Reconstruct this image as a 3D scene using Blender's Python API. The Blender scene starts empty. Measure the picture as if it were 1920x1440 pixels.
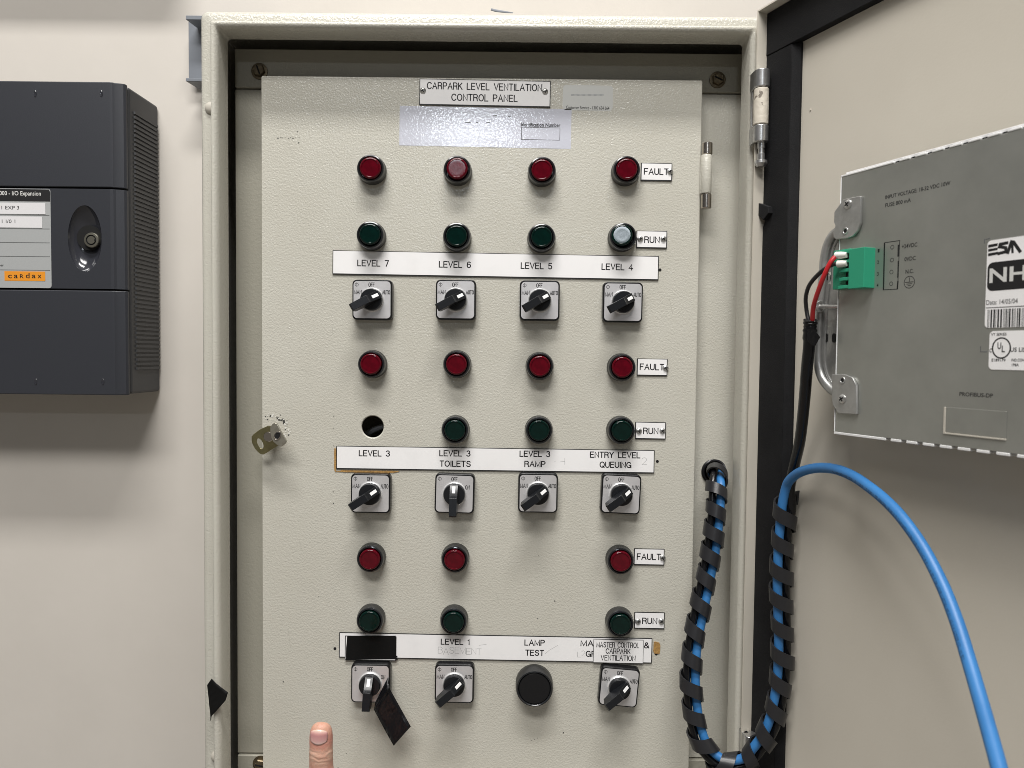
import bpy, bmesh, math, random
from mathutils import Matrix, Vector
random.seed(7)
PI = math.pi
scene = bpy.context.scene
COL = scene.collection

# ------------------------------------------------------------------ camera
F = 1397.0                       # focal length in pixels of a 1920 wide picture
D = 0.873                        # distance from the lens to the face of the inner door (plane y = 0)
CAM_R = Matrix.Rotation(math.radians(90 - 2.2), 3, 'X') @ Matrix.Rotation(math.radians(0.6), 3, 'Z')
CAM_LOC = Vector((0, -D, 0))
cd = bpy.data.cameras.new('camera'); cam = bpy.data.objects.new('camera', cd); COL.objects.link(cam)
cam.matrix_world = Matrix.Translation(CAM_LOC) @ CAM_R.to_4x4()
cd.sensor_width = 36; cd.lens = F / 1920 * 36; cd.clip_start = 0.01; cd.clip_end = 50
cd.dof.use_dof = True; cd.dof.focus_distance = D; cd.dof.aperture_fstop = 10.0
scene.camera = cam

# ------------------------------------------------------------------ light
w = bpy.data.worlds.new('World'); scene.world = w; w.use_nodes = True
bg = w.node_tree.nodes['Background']
wn, wl = w.node_tree.nodes, w.node_tree.links     # dim room: pale ceiling above, darker floor below
wt = wn.new('ShaderNodeTexCoord'); wx = wn.new('ShaderNodeSeparateXYZ'); wr = wn.new('ShaderNodeValToRGB')
wm = wn.new('ShaderNodeMapRange'); wm.inputs['From Min'].default_value = -1; wm.inputs['From Max'].default_value = 1
wl.new(wt.outputs['Generated'], wx.inputs[0]); wl.new(wx.outputs['Z'], wm.inputs['Value']); wl.new(wm.outputs[0], wr.inputs[0])
e = wr.color_ramp.elements; e[0].position = .40; e[0].color = (.62, .57, .50, 1); e[1].position = .93; e[1].color = (1, .98, .95, 1)
e = wr.color_ramp.elements.new(.52); e.color = (.15, .145, .14, 1)
e = wr.color_ramp.elements.new(.80); e.color = (.22, .22, .22, 1)
wl.new(wr.outputs[0], bg.inputs['Color']); bg.inputs['Strength'].default_value = 0.40
def ceiling_lamp(loc, size, power, col=(1, .975, .94), rot=(0, 0, 0)):
    l = bpy.data.lights.new('ceiling_lamp', 'AREA'); l.shape = 'RECTANGLE'; l.size, l.size_y = size
    l.energy = power; l.color = col
    o = bpy.data.objects.new('ceiling_lamp', l); o.location = loc; o.rotation_euler = rot; COL.objects.link(o)
ceiling_lamp((-0.10, -1.33, 3.15), (1.9, 0.34), 128, (1, .98, .95), rot=(math.radians(18), 0, 0))
ceiling_lamp((-0.55, -2.75, 2.95), (2.4, 0.60), 108, (1, .98, .95), rot=(math.radians(42), 0, math.radians(-8)))
ceiling_lamp((-0.28, -4.4, 1.55), (0.60, 0.13), 10, (0.86, .93, 1.0), rot=(math.radians(35), 0, 0))
scene.cycles.filter_width = 0.85
vs = scene.view_settings
vs.view_transform = 'Standard'; vs.look = 'None'; vs.exposure = 0; vs.gamma = 1; vs.use_curve_mapping = False

# ------------------------------------------------------------------ picture measurements to places in the room
def ray(px, py):
    return CAM_R @ Vector(((px - 960) / F, -(py - 720) / F, -1))
def P(px, py, Y=0.0):
    d = ray(px, py); return CAM_LOC + d * ((Y - CAM_LOC.y) / d.y)
def PD(px, py, depth):
    return P(px, py, depth - D)
def PL(px, py, pt, n):
    d = ray(px, py); return CAM_LOC + d * ((pt - CAM_LOC).dot(n) / d.dot(n))

# ------------------------------------------------------------------ mesh helpers
W = {}
class MB:
    def __init__(s): s.v = []; s.f = []; s.m = []
    def add(s, vs, fs, m=0):
        b = len(s.v); s.v += [tuple(x) for x in vs]
        for f in fs: s.f.append([i + b for i in f]); s.m.append(m)
    def box(s, x0, x1, y0, y1, z0, z1, m=0):
        s.add([(x, y, z) for x in (x0, x1) for y in (y0, y1) for z in (z0, z1)],
              [(0, 1, 3, 2), (4, 6, 7, 5), (0, 4, 5, 1), (2, 3, 7, 6), (0, 2, 6, 4), (1, 5, 7, 3)], m)
    def prism(s, out, y0, y1, m=0, ms=None):           # outline in x,z ; y0 faces the viewer
        n = len(out)
        s.add([(x, y0, z) for x, z in out], [list(range(n))], m)
        s.add([(x, y1, z) for x, z in out], [list(range(n))[::-1]], ms if ms is not None else m)
        s.add([(x, y0, z) for x, z in out] + [(x, y1, z) for x, z in out],
              [(i, (i + 1) % n, n + (i + 1) % n, n + i) for i in range(n)], ms if ms is not None else m)
    def prism_z(s, out, z0, z1, m=0):                  # outline in x,y
        n = len(out)
        s.add([(x, y, z0) for x, y in out] + [(x, y, z1) for x, y in out],
              [list(range(n))[::-1], list(range(n, 2 * n))] + [(i, (i + 1) % n, n + (i + 1) % n, n + i) for i in range(n)], m)
    def lathe(s, prof, n=40, c=(0, 0), m=0, ms=None, sx=1, sz=1, close=True):  # prof (r, y), axis y
        vs = []
        for r, y in prof:
            for k in range(n):
                a = 2 * PI * k / n
                vs.append((c[0] + r * sx * math.cos(a), y, c[1] + r * sz * math.sin(a)))
        b = len(s.v); s.v += vs
        for j in range(len(prof) - 1):
            for k in range(n):
                s.f.append([b + j * n + k, b + j * n + (k + 1) % n, b + (j + 1) * n + (k + 1) % n, b + (j + 1) * n + k])
                s.m.append(ms[j] if ms else m)
        if close:
            if prof[0][0] > 1e-9: s.f.append([b + k for k in range(n)]); s.m.append(ms[0] if ms else m)
            if prof[-1][0] > 1e-9: s.f.append([b + (len(prof) - 1) * n + k for k in range(n)][::-1]); s.m.append(ms[-1] if ms else m)
    def lathe_z(s, prof, n=32, c=(0, 0), m=0, ms=None):  # prof (r, z), axis z, c = (x,y)
        b = len(s.v)
        for r, z in prof:
            for k in range(n):
                a = 2 * PI * k / n; s.v.append((c[0] + r * math.cos(a), c[1] + r * math.sin(a), z))
        for j in range(len(prof) - 1):
            for k in range(n):
                s.f.append([b + j * n + k, b + j * n + (k + 1) % n, b + (j + 1) * n + (k + 1) % n, b + (j + 1) * n + k]); s.m.append(ms[j] if ms else m)
        s.f.append([b + k for k in range(n)]); s.m.append(ms[0] if ms else m)
        s.f.append([b + (len(prof) - 1) * n + k for k in range(n)][::-1]); s.m.append(ms[-1] if ms else m)
    def tube(s, pts, r, n=12, m=0, flat=1.0):
        pts = [Vector(p) for p in pts]; L = len(pts)
        rr = r if isinstance(r, (list, tuple)) else [r] * L
        prev = None; b = len(s.v)
        for i, p in enumerate(pts):
            t = (pts[min(i + 1, L - 1)] - pts[max(i - 1, 0)]).normalized()
            if prev is None:
                a = Vector((0, 1, 0)) if abs(t.y) < .9 else Vector((1, 0, 0)); prev = (a - t * a.dot(t)).normalized()
            else: prev = (prev - t * prev.dot(t)).normalized()
            q = t.cross(prev)
            for k in range(n):
                a = 2 * PI * k / n; s.v.append(tuple(p + (prev * math.cos(a) * flat + q * math.sin(a)) * rr[i]))
        for i in range(L - 1):
            for k in range(n):
                s.f.append([b + i * n + k, b + i * n + (k + 1) % n, b + (i + 1) * n + (k + 1) % n, b + (i + 1) * n + k]); s.m.append(m)
        s.f.append([b + k for k in range(n)][::-1]); s.m.append(m)
        s.f.append([b + (L - 1) * n + k for k in range(n)]); s.m.append(m)
    def stroke(s, pts, wd, y, h, m=0):                 # engraved line in the x,z plane, h proud of y
        P2 = [Vector((p[0], p[1])) for p in pts]
        q = [P2[0]]
        for p in P2[1:]:
            if (p - q[-1]).length > 1e-6: q.append(p)
        if len(q) < 2: q.append(q[0] + Vector((wd * .3, 0)))
        closed = (q[0] - q[-1]).length < 1e-5 and len(q) > 3
        if closed: q = q[:-1]
        else:
            d0 = (q[1] - q[0]).normalized(); d1 = (q[-1] - q[-2]).normalized()
            q[0] = q[0] - d0 * wd * .35; q[-1] = q[-1] + d1 * wd * .35
        n = len(q); b = len(s.v)
        for i in range(n):
            pa = q[i - 1] if (i > 0 or closed) else None
            pb = q[(i + 1) % n] if (i < n - 1 or closed) else None
            if pa is None: d = (pb - q[i]).normalized(); nn = Vector((-d.y, d.x)); k = 1
            elif pb is None: d = (q[i] - pa).normalized(); nn = Vector((-d.y, d.x)); k = 1
            else:
                da = (q[i] - pa).normalized(); db = (pb - q[i]).normalized()
                na = Vector((-da.y, da.x)); nb = Vector((-db.y, db.x)); nn = na + nb
                if nn.length < .2: nn = na
                nn.normalize(); k = min(1 / max(nn.dot(na), .35), 1.8)
            for o, yy in ((-.5, y + 1e-5), (-.35, y - h), (.35, y - h), (.5, y + 1e-5)):
                c = q[i] + nn * wd * o * k; s.v.append((c.x, yy, c.y))
        for i in range(n if closed else n - 1):
            j = (i + 1) % n
            for k in range(3):
                s.f.append([b + i * 4 + k, b + i * 4 + k + 1, b + j * 4 + k + 1, b + j * 4 + k]); s.m.append(m)
        if not closed:
            s.f.append([b, b + 1, b + 2, b + 3]); s.m.append(m)
            e = b + (n - 1) * 4; s.f.append([e + 3, e + 2, e + 1, e]); s.m.append(m)
    def build(s, name, mats, parent=None, M=None, bevel=0, seg=2, angle=35, smooth=True):
        me = bpy.data.meshes.new(name); me.from_pydata(s.v, [], s.f)
        for mt in (mats if isinstance(mats, (list, tuple)) else [mats]): me.materials.append(mt)
        for p, m in zip(me.polygons, s.m): p.material_index = m
        bm = bmesh.new(); bm.from_mesh(me)
        bmesh.ops.remove_doubles(bm, verts=bm.verts, dist=1e-6)
        bmesh.ops.recalc_face_normals(bm, faces=bm.faces)
        bm.to_mesh(me); bm.free()
        if smooth:
            for p in me.polygons: p.use_smooth = True
            me.set_sharp_from_angle(angle=math.radians(angle))
        o = bpy.data.objects.new(name, me); COL.objects.link(o)
        put(o, parent, M)
        if bevel:
            b = o.modifiers.new('bevel', 'BEVEL'); b.width = bevel; b.segments = seg; b.limit_method = 'ANGLE'
            b.angle_limit = math.radians(40)
            b.harden_normals = smooth
        return o
def put(o, parent=None, M=None):
    M = M or Matrix.Identity(4); W[o.name] = M
    o.parent = parent
    o.matrix_basis = (W[parent.name].inverted() @ M) if parent else M
def T(v, tilt=0):
    return Matrix.Translation(v) @ Matrix.Rotation(math.radians(tilt), 4, 'Y')
def tag(o, label=None, cat=None, group=None, kind=None):
    if label: o['label'] = label
    if cat: o['category'] = cat
    if group: o['group'] = group
    if kind: o['kind'] = kind
    return o
def empty(name, M, label, cat, group=None):
    o = bpy.data.objects.new(name, None); COL.objects.link(o); o.empty_display_size = .02
    put(o, None, M); return tag(o, label, cat, group)
def copy_part(src, parent, M):
    c = src.copy(); COL.objects.link(c); put(c, parent, M)
    for ch in [x for x in bpy.data.objects if x.parent == src]:
        g = ch.copy(); COL.objects.link(g); g.parent = c; g.matrix_basis = ch.matrix_basis.copy()
    return c
def rrect(w, h, r, n=5, cx=0, cz=0):
    out = []
    for (sx, sz, a0) in ((1, 1, 0), (-1, 1, 90), (-1, -1, 180), (1, -1, 270)):
        for k in range(n + 1):
            a = math.radians(a0 + 90 * k / n)
            out.append((cx + sx * (w / 2 - r) + r * math.cos(a), cz + sz * (h / 2 - r) + r * math.sin(a)))
    return out
def smooth_path(pts, n=10):
    pts = [Vector(p) for p in pts]; out = []
    for i in range(len(pts) - 1):
        p0 = pts[max(i - 1, 0)]; p1 = pts[i]; p2 = pts[i + 1]; p3 = pts[min(i + 2, len(pts) - 1)]
        for k in range(n):
            t = k / n
            out.append(.5 * ((2 * p1) + (p2 - p0) * t + (2 * p0 - 5 * p1 + 4 * p2 - p3) * t * t + (3 * p1 - p0 - 3 * p2 + p3) * t ** 3))
    out.append(pts[-1]); return out
def face_with_hole(mb, x0, x1, z0, z1, cx, cz, rx, rz, y, m=0, depth=0.0015, mh=None, n=48):
    k = max(rx, rz) * 1.6
    kx, kz = rx * 1.35, rz * 1.22
    sq = [(cx - kx, cz - kz), (cx + kx, cz - kz), (cx + kx, cz + kz), (cx - kx, cz + kz)]
    ou = [(x0, z0), (x1, z0), (x1, z1), (x0, z1)]
    vs = [(a, y, b) for a, b in ou] + [(a, y, b) for a, b in sq]
    mb.add(vs, [(i, (i + 1) % 4, 4 + (i + 1) % 4, 4 + i) for i in range(4)], m)
    ring = []; sqp = []
    for i in range(n):
        a = 2 * PI * i / n + PI / 4; ring.append((cx + rx * math.cos(a), cz + rz * math.sin(a)))
        c, s = math.cos(a), math.sin(a); q = 1 / max(abs(c), abs(s)); sqp.append((cx + kx * c * q, cz + kz * s * q))
    vs = [(a, y, b) for a, b in sqp] + [(a, y, b) for a, b in ring] + [(a, y + depth, b) for a, b in ring]
    mb.add(vs, [(i, (i + 1) % n, n + (i + 1) % n, n + i) for i in range(n)], m)
    mb.add(vs, [(n + i, n + (i + 1) % n, 2 * n + (i + 1) % n, 2 * n + i) for i in range(n)], m if mh is None else mh)

# ------------------------------------------------------------------ single-stroke engraving letters (height 1)
def arc(cx, cy, rx, ry, a0, a1, n=8):
    return [(cx + rx * math.cos(math.radians(a0 + (a1 - a0) * k / n)), cy + ry * math.sin(math.radians(a0 + (a1 - a0) * k / n))) for k in range(n + 1)]
G = {
 'A': (.72, [[(0, 0), (.36, 1), (.72, 0)], [(.13, .36), (.59, .36)]]),
 'B': (.62, [[(0, 0), (0, 1), (.36, 1)] + arc(.36, .77, .22, .23, 90, -90) + [(0, .54)], [(.36, .54)] + arc(.36, .27, .26, .27, 90, -90) + [(0, 0)]]),
 'C': (.70, [arc(.38, .5, .38, .5, 38, 322, 16)]),
 'D': (.66, [[(0, 0), (0, 1), (.28, 1)] + arc(.28, .5, .38, .5, 90, -90, 10) + [(0, 0)]]),
 'E': (.58, [[(.58, 0), (0, 0), (0, 1), (.58, 1)], [(0, .53), (.5, .53)]]),
 'F': (.55, [[(0, 0), (0, 1), (.55, 1)], [(0, .52), (.46, .52)]]),
 'G': (.74, [arc(.38, .5, .38, .5, 42, 330, 16) + [(.74, .45), (.42, .45)], [(.74, .45), (.74, 0)]]),
 'H': (.64, [[(0, 0), (0, 1)], [(.64, 0), (.64, 1)], [(0, .53), (.64, .53)]]),
 'I': (.06, [[(.03, 0), (.03, 1)]]),
 'K': (.62, [[(0, 0), (0, 1)], [(.6, 1), (0, .38)], [(.2, .58), (.62, 0)]]),
 'L': (.52, [[(0, 1), (0, 0), (.52, 0)]]),
 'M': (.78, [[(0, 0), (0, 1), (.39, .05), (.78, 1), (.78, 0)]]),
 'N': (.64, [[(0, 0), (0, 1), (.64, 0), (.64, 1)]]),
 'O': (.76, [arc(.38, .5, .38, .5, 90, 450, 20)]),
 'P': (.60, [[(0, 0), (0, 1), (.34, 1)] + arc(.34, .74, .26, .26, 90, -90) + [(0, .48)]]),
 'Q': (.76, [arc(.38, .5, .38, .5, 90, 450, 20), [(.46, .24), (.74, -.04)]]),
 'R': (.64, [[(0, 0), (0, 1), (.36, 1)] + arc(.36, .75, .25, .25, 90, -90) + [(0, .5)], [(.38, .5), (.56, .4), (.62, 0)]]),
 'S': (.64, [arc(.33, .75, .28, .25, 20, 250, 10) + arc(.32, .26, .31, .26, 70, -165, 10)]),
 'T': (.62, [[(0, 1), (.62, 1)], [(.31, 1), (.31, 0)]]),
 'U': (.64, [[(0, 1)] + arc(.32, .32, .32, .32, 180, 360, 10) + [(.64, 1)]]),
 'V': (.68, [[(0, 1), (.34, 0), (.68, 1)]]),
 'W': (.92, [[(0, 1), (.23, 0), (.46, .95), (.69, 0), (.92, 1)]]),
 'Y': (.66, [[(0, 1), (.33, .45), (.66, 1)], [(.33, .45), (.33, 0)]]),
 '1': (.30, [[(.02, .76), (.2, 1), (.2, 0)]]),
 '2': (.58, [arc(.29, .72, .27, .28, 165, -30, 9) + [(.02, 0), (.58, 0)]]),
 '3': (.58, [arc(.28, .76, .25, .24, 155, -80, 9), arc(.28, .27, .29, .27, 85, -160, 10)]),
 '4': (.60, [[(.44, 0), (.44, 1), (0, .3), (.6, .3)]]),
 '5': (.58, [[(.52, 1), (.1, 1), (.05, .54)] + arc(.28, .31, .29, .31, 130, -155, 10)]),
 '6': (.58, [arc(.32, .62, .29, .38, 40, 150, 6) + [(.02, .34)], arc(.3, .31, .28, .31, 90, 450, 14)]),
 '7': (.56, [[(0, 1), (.56, 1), (.2, 0)]]),
 '&': (.72, [[(.7, 0), (.2, .66)] + arc(.34, .82, .17, .18, 200, -40, 8) + [(.1, .42)] + arc(.28, .24, .26, .24, 140, 300, 8) + [(.66, .4)]]),
 '.': (.1, [[(.03, 0), (.07, 0)]]),
 ' ': (.42, []),
}
def letters(mb, text, cx, cz, h, width=None, wd=None, y=0, rise=.00012, m=0, gap=.24, shear=0, jitter=0):
    adv = sum(G[c][0] for c in text) + gap * (len(text) - 1)
    sx = (width / adv) if width else h
    wd = wd or h * .12
    x = -adv / 2
    for c in text:
        gw, st = G[c]
        dz = random.uniform(-jitter, jitter) * h
        for s_ in st:
            mb.stroke([(cx + (x + px) * sx + shear * (pz - .5) * h, cz + (pz - .5) * h + dz) for px, pz in s_], wd, y, rise, m)
        x += gw + gap
def font_mesh(text, h, width=None, bold=0.0, align='CENTER'):
    cu = bpy.data.curves.new('t', 'FONT'); cu.body = text; cu.size = 1; cu.offset = bold; cu.resolution_u = 3
    o = bpy.data.objects.new('t', cu); COL.objects.link(o)
    dg = bpy.context.evaluated_depsgraph_get(); dg.update()
    me = o.evaluated_get(dg).to_mesh()
    vs = [v.co.copy() for v in me.vertices]; fs = [list(p.vertices) for p in me.polygons]
    o.evaluated_get(dg).to_mesh_clear(); bpy.data.objects.remove(o); bpy.data.curves.remove(cu)
    if not vs: return [], []
    x0 = min(v.x for v in vs); x1 = max(v.x for v in vs)
    sz = h / .70; sx = width / (x1 - x0) if width else sz
    out = [((v.x - (x0 + x1) / 2) * sx, v.y * sz - h / 2) for v in vs]
    return out, fs
def printed(mb, text, cx, cz, h, width=None, bold=0.0, y=0, m=0, rot=0):
    vs, fs = font_mesh(text, h, width, bold)
    c, s = math.cos(math.radians(rot)), math.sin(math.radians(rot))
    mb.add([(cx + a * c - b * s, y, cz + a * s + b * c) for a, b in vs], fs, m)

# ------------------------------------------------------------------ materials
def mat(name, col, rough=.5, metal=0.0, bump=None, var=None, coat=0, spec=.5, sss=0, aniso=0, chips=None):
    m = bpy.data.materials.new(name); m.use_nodes = True; nt = m.node_tree; N = nt.nodes; L = nt.links
    b = N['Principled BSDF']
    b.inputs['Base Color'].default_value = (*col, 1); b.inputs['Roughness'].default_value = rough
    b.inputs['Metallic'].default_value = metal; b.inputs['Specular IOR Level'].default_value = spec
    if coat: b.inputs['Coat Weight'].default_value = coat; b.inputs['Coat Roughness'].default_value = .06
    if sss: b.inputs['Subsurface Weight'].default_value = sss; b.inputs['Subsurface Radius'].default_value = (.006, .0025, .0015); b.inputs['Subsurface Scale'].default_value = 1
    tc = N.new('ShaderNodeTexCoord')
    src = None
    if var:                                   # var = (scale, second colour, low, high)
        n = N.new('ShaderNodeTexNoise'); n.inputs['Scale'].default_value = var[0]; n.inputs['Detail'].default_value = 5; n.inputs['Roughness'].default_value = .62
        L.new(tc.outputs['Object'], n.inputs['Vector'])
        r = N.new('ShaderNodeValToRGB'); r.color_ramp.elements[0].position = var[2]; r.color_ramp.elements[1].position = var[3]
        r.color_ramp.elements[0].color = (*col, 1); r.color_ramp.elements[1].color = (*var[1], 1)
        L.new(n.outputs['Fac'], r.inputs['Fac']); src = r.outputs['Color']
    if chips:                                 # chips = (scale, colour, threshold)
        n = N.new('ShaderNodeTexNoise'); n.inputs['Scale'].default_value = chips[0]; n.inputs['Detail'].default_value = 4
        L.new(tc.outputs['Object'], n.inputs['Vector'])
        r = N.new('ShaderNodeValToRGB'); r.color_ramp.elements[0].position = chips[2]; r.color_ramp.elements[1].position = chips[2] + .02
        L.new(n.outputs['Fac'], r.inputs['Fac'])
        x = N.new('ShaderNodeMix'); x.data_type = 'RGBA'; L.new(r.outputs['Color'], x.inputs[0])
        if src: L.new(src, x.inputs[6])
        else: x.inputs[6].default_value = (*col, 1)
        x.inputs[7].default_value = (*chips[1], 1); src = x.outputs[2]
    if src: L.new(src, b.inputs['Base Color'])
    if bump:                                  # list of (scale, strength, distance, stretch)
        last = None
        for bb in bump:
            n = N.new('ShaderNodeTexNoise'); n.inputs['Scale'].default_value = bb[0]; n.inputs['Detail'].default_value = 2.0
            n.inputs['Roughness'].default_value = .45; n.inputs['Distortion'].default_value = .5
            mp = N.new('ShaderNodeMapping'); mp.inputs['Scale'].default_value = bb[3] if len(bb) > 3 else (1, 1, 1)
            L.new(tc.outputs['Object'], mp.inputs['Vector']); L.new(mp.outputs['Vector'], n.inputs['Vector'])
            bp = N.new('ShaderNodeBump'); bp.inputs['Strength'].default_value = bb[1]; bp.inputs['Distance'].default_value = bb[2]
            L.new(n.outputs['Fac'], bp.inputs['Height'])
            if last: L.new(last, bp.inputs['Normal'])
            last = bp.outputs['Normal']
        L.new(last, b.inputs['Normal'])
    return m
M = {}
M['wall'] = mat('wall_paint', (.565, .528, .480), .7, bump=[(700, .06, .0006), (60, .05, .002)], var=(5, (.60, .562, .512), .35, .7))
M['coat'] = mat('beige_powder_coat', (.505, .487, .425), .17, bump=[(450, .70, .0007)], var=(9, (.54, .525, .465), .3, .75), spec=.55)
def uneven_gloss(m, lo, hi, sc):
    nt = m.node_tree; N = nt.nodes; L = nt.links
    tc = N.new('ShaderNodeTexCoord'); n = N.new('ShaderNodeTexNoise'); n.inputs['Scale'].default_value = sc; n.inputs['Detail'].default_value = 6; n.inputs['Roughness'].default_value = .65
    mr = N.new('ShaderNodeMapRange'); mr.inputs['From Min'].default_value = .35; mr.inputs['From Max'].default_value = .68; mr.inputs['To Min'].default_value = lo; mr.inputs['To Max'].default_value = hi
    L.new(tc.outputs['Object'], n.inputs['Vector']); L.new(n.outputs['Fac'], mr.inputs['Value']); L.new(mr.outputs[0], N['Principled BSDF'].inputs['Roughness'])
uneven_gloss(M['coat'], .13, .27, 12)
M['coat_smooth'] = mat('beige_smooth_paint', (.575, .535, .46), .38, bump=[(420, .12, .0006)], var=(6, (.61, .57, .495), .3, .7))
M['coat_shaded'] = mat('beige_shaded_paint', (.34, .325, .27), .42, bump=[(330, .35, .0009)])  # powder coat darkened on the rails to stand for shade inside the recess
M['coat_chip'] = mat('chipped_beige_paint', (.60, .55, .47), .5, bump=[(110, .6, .0012)], chips=(120, (.20, .17, .14), .66))
M['black'] = mat('black_plastic', (.008, .008, .009), .30, spec=.35, bump=[(900, .08, .0003)])
M['black_gloss'] = mat('glossy_black_plastic', (.014, .015, .017), .16, coat=.3)
M['black_body'] = mat('dark_moulded_plastic', (.020, .020, .0195), .42)
M['knob'] = mat('black_knob_plastic', (.009, .010, .012), .30, spec=.4, bump=[(1500, .1, .0003)])
M['foam'] = mat('black_foam_rubber', (.007, .007, .008), .75, spec=.22, bump=[(1100, .5, .0006)], var=(14, (.014, .014, .015), .4, .75))
M['tape'] = mat('black_vinyl_tape', (.005, .005, .006), .24, spec=.4, bump=[(70, .25, .002), (900, .1, .0002)])
M['tape_dull'] = mat('dull_black_tape', (.004, .004, .004), .6, spec=.2, bump=[(900, .25, .0004)])
M['red'] = mat('red_lens_plastic', (.062, .001, .005), .06, spec=.34, var=(160, (.10, .0014, .0075), .3, .7))
M['green'] = mat('green_lens_plastic', (.0008, .0085, .0068), .06, spec=.34, var=(160, (.001, .013, .010), .3, .7))
M['white'] = mat('white_laminate', (.84, .83, .83), .38, var=(25, (.79, .78, .78), .5, .8))
M['ink'] = mat('black_ink', (.01, .01, .011), .5)
M['pencil'] = mat('grey_pencil', (.42, .42, .42), .7)
M['silver'] = mat('brushed_aluminium', (.78, .77, .78), .34, .55, bump=[(300, .12, .0003, (1, 1, 16))], var=(90, (.70, .69, .70), .35, .75))
M['ring'] = mat('bright_ring', (.85, .85, .85), .25, .6)
M['pointer'] = mat('white_pointer', (.80, .80, .80), .5)
M['chrome'] = mat('zinc_screw', (.58, .58, .57), .28, .8, var=(400, (.33, .32, .30), .45, .75))
M['zinc'] = mat('zinc_plated_hinge', (.60, .60, .60), .30, .9, bump=[(160, .15, .0006)], var=(120, (.42, .41, .40), .4, .8))
M['nickel'] = mat('nickel_pin', (.48, .44, .40), .25, 1.0)
M['brass'] = mat('yellow_passivated_steel', (.30, .275, .15), .30, .9, var=(140, (.20, .18, .095), .4, .8))
M['lug'] = mat('worn_latch_steel', (.42, .40, .34), .34, .8, var=(260, (.33, .31, .25), .4, .75))
M['bolt'] = mat('aged_brass_bolt', (.17, .135, .085), .42, .85, var=(200, (.08, .06, .04), .4, .8))
M['sticker'] = mat('glossy_white_sticker', (.56, .57, .64), .09, bump=[(330, .16, .0008)])
M['clear'] = mat('grey_foil_sticker', (.56, .565, .545), .25, coat=.2)
M['glue'] = mat('dried_brown_glue', (.42, .24, .07), .7, bump=[(600, .6, .0008)], var=(500, (.25, .14, .05), .4, .7))
M['hole'] = mat('dark_hole', (.002, .002, .002), .9)
M['speck'] = mat('dark_speck', (.05, .05, .045), .8)
M['scratch'] = mat('faint_scratch', (.40, .385, .335), .5)
M['chipwhite'] = mat('bare_primer', (.66, .65, .60), .6)
M['box'] = mat('charcoal_case_plastic', (.027, .029, .036), .42, bump=[(1300, .22, .0004)])
M['box_side'] = mat('charcoal_side_plastic', (.040, .041, .044), .5, bump=[(1300, .25, .0004)])
M['box_gloss'] = mat('charcoal_gloss_plastic', (.028, .029, .036), .14, coat=.3)
M['label_grey'] = mat('grey_label_film', (.36, .37, .37), .4)
M['paper'] = mat('white_paper_strip', (.66, .65, .66), .6)
M['ink_white'] = mat('white_ink', (.6, .6, .58), .6)
M['orange'] = mat('orange_label', (.72, .27, .02), .45)
M['line'] = mat('thin_grey_line', (.12, .125, .125), .5)
M['lock'] = mat('lock_metal', (.30, .29, .24), .35, .9)
M['galv'] = mat('galvanised_steel_sheet', (.33, .335, .31), .34, .65, bump=[(40, .05, .003)], var=(14, (.42, .425, .395), .3, .72), chips=None)
M['alu'] = mat('pale_folded_edge', (.80, .80, .80), .4, .2)
M['cast'] = mat('cast_zinc_bracket', (.46, .46, .45), .36, .7, bump=[(120, .35, .0012)], var=(60, (.34, .34, .33), .35, .75))
M['conn'] = mat('green_terminal_plastic', (.022, .29, .165), .42)
M['ferrule'] = mat('white_ferrule', (.72, .71, .66), .5)
M['redwire'] = mat('red_wire', (.45, .015, .02), .35)
M['blackwire'] = mat('black_wire', (.012, .012, .013), .32)
M['blue'] = mat('blue_cable_jacket', (.026, .145, .37), .45, bump=[(180, .12, .0006)], var=(30, (.032, .17, .42), .35, .7))
M['print'] = mat('faded_cable_print', (.016, .085, .22), .5)
M['wrap'] = mat('spiral_wrap_plastic', (.018, .018, .020), .34, spec=.45, bump=[(600, .15, .0004)])
M['grey'] = mat('grey_channel_paint', (.17, .185, .21), .45)
M['plug'] = mat('beige_plastic_plug', (.48, .45, .39), .5)
M['skin'] = mat('skin', (.60, .385, .305), .48, bump=[(420, .35, .0008), (95, .3, .0012, (.35, .35, 1.6))], var=(75, (.53, .29, .225), .38, .68), sss=.22, spec=.4)
M['nail'] = mat('fingernail', (.62, .285, .27), .28, var=(110, (.66, .36, .31), .4, .7), coat=.25, sss=.1)
M['nailtip'] = mat('nail_edge', (.70, .56, .45), .35)

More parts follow.
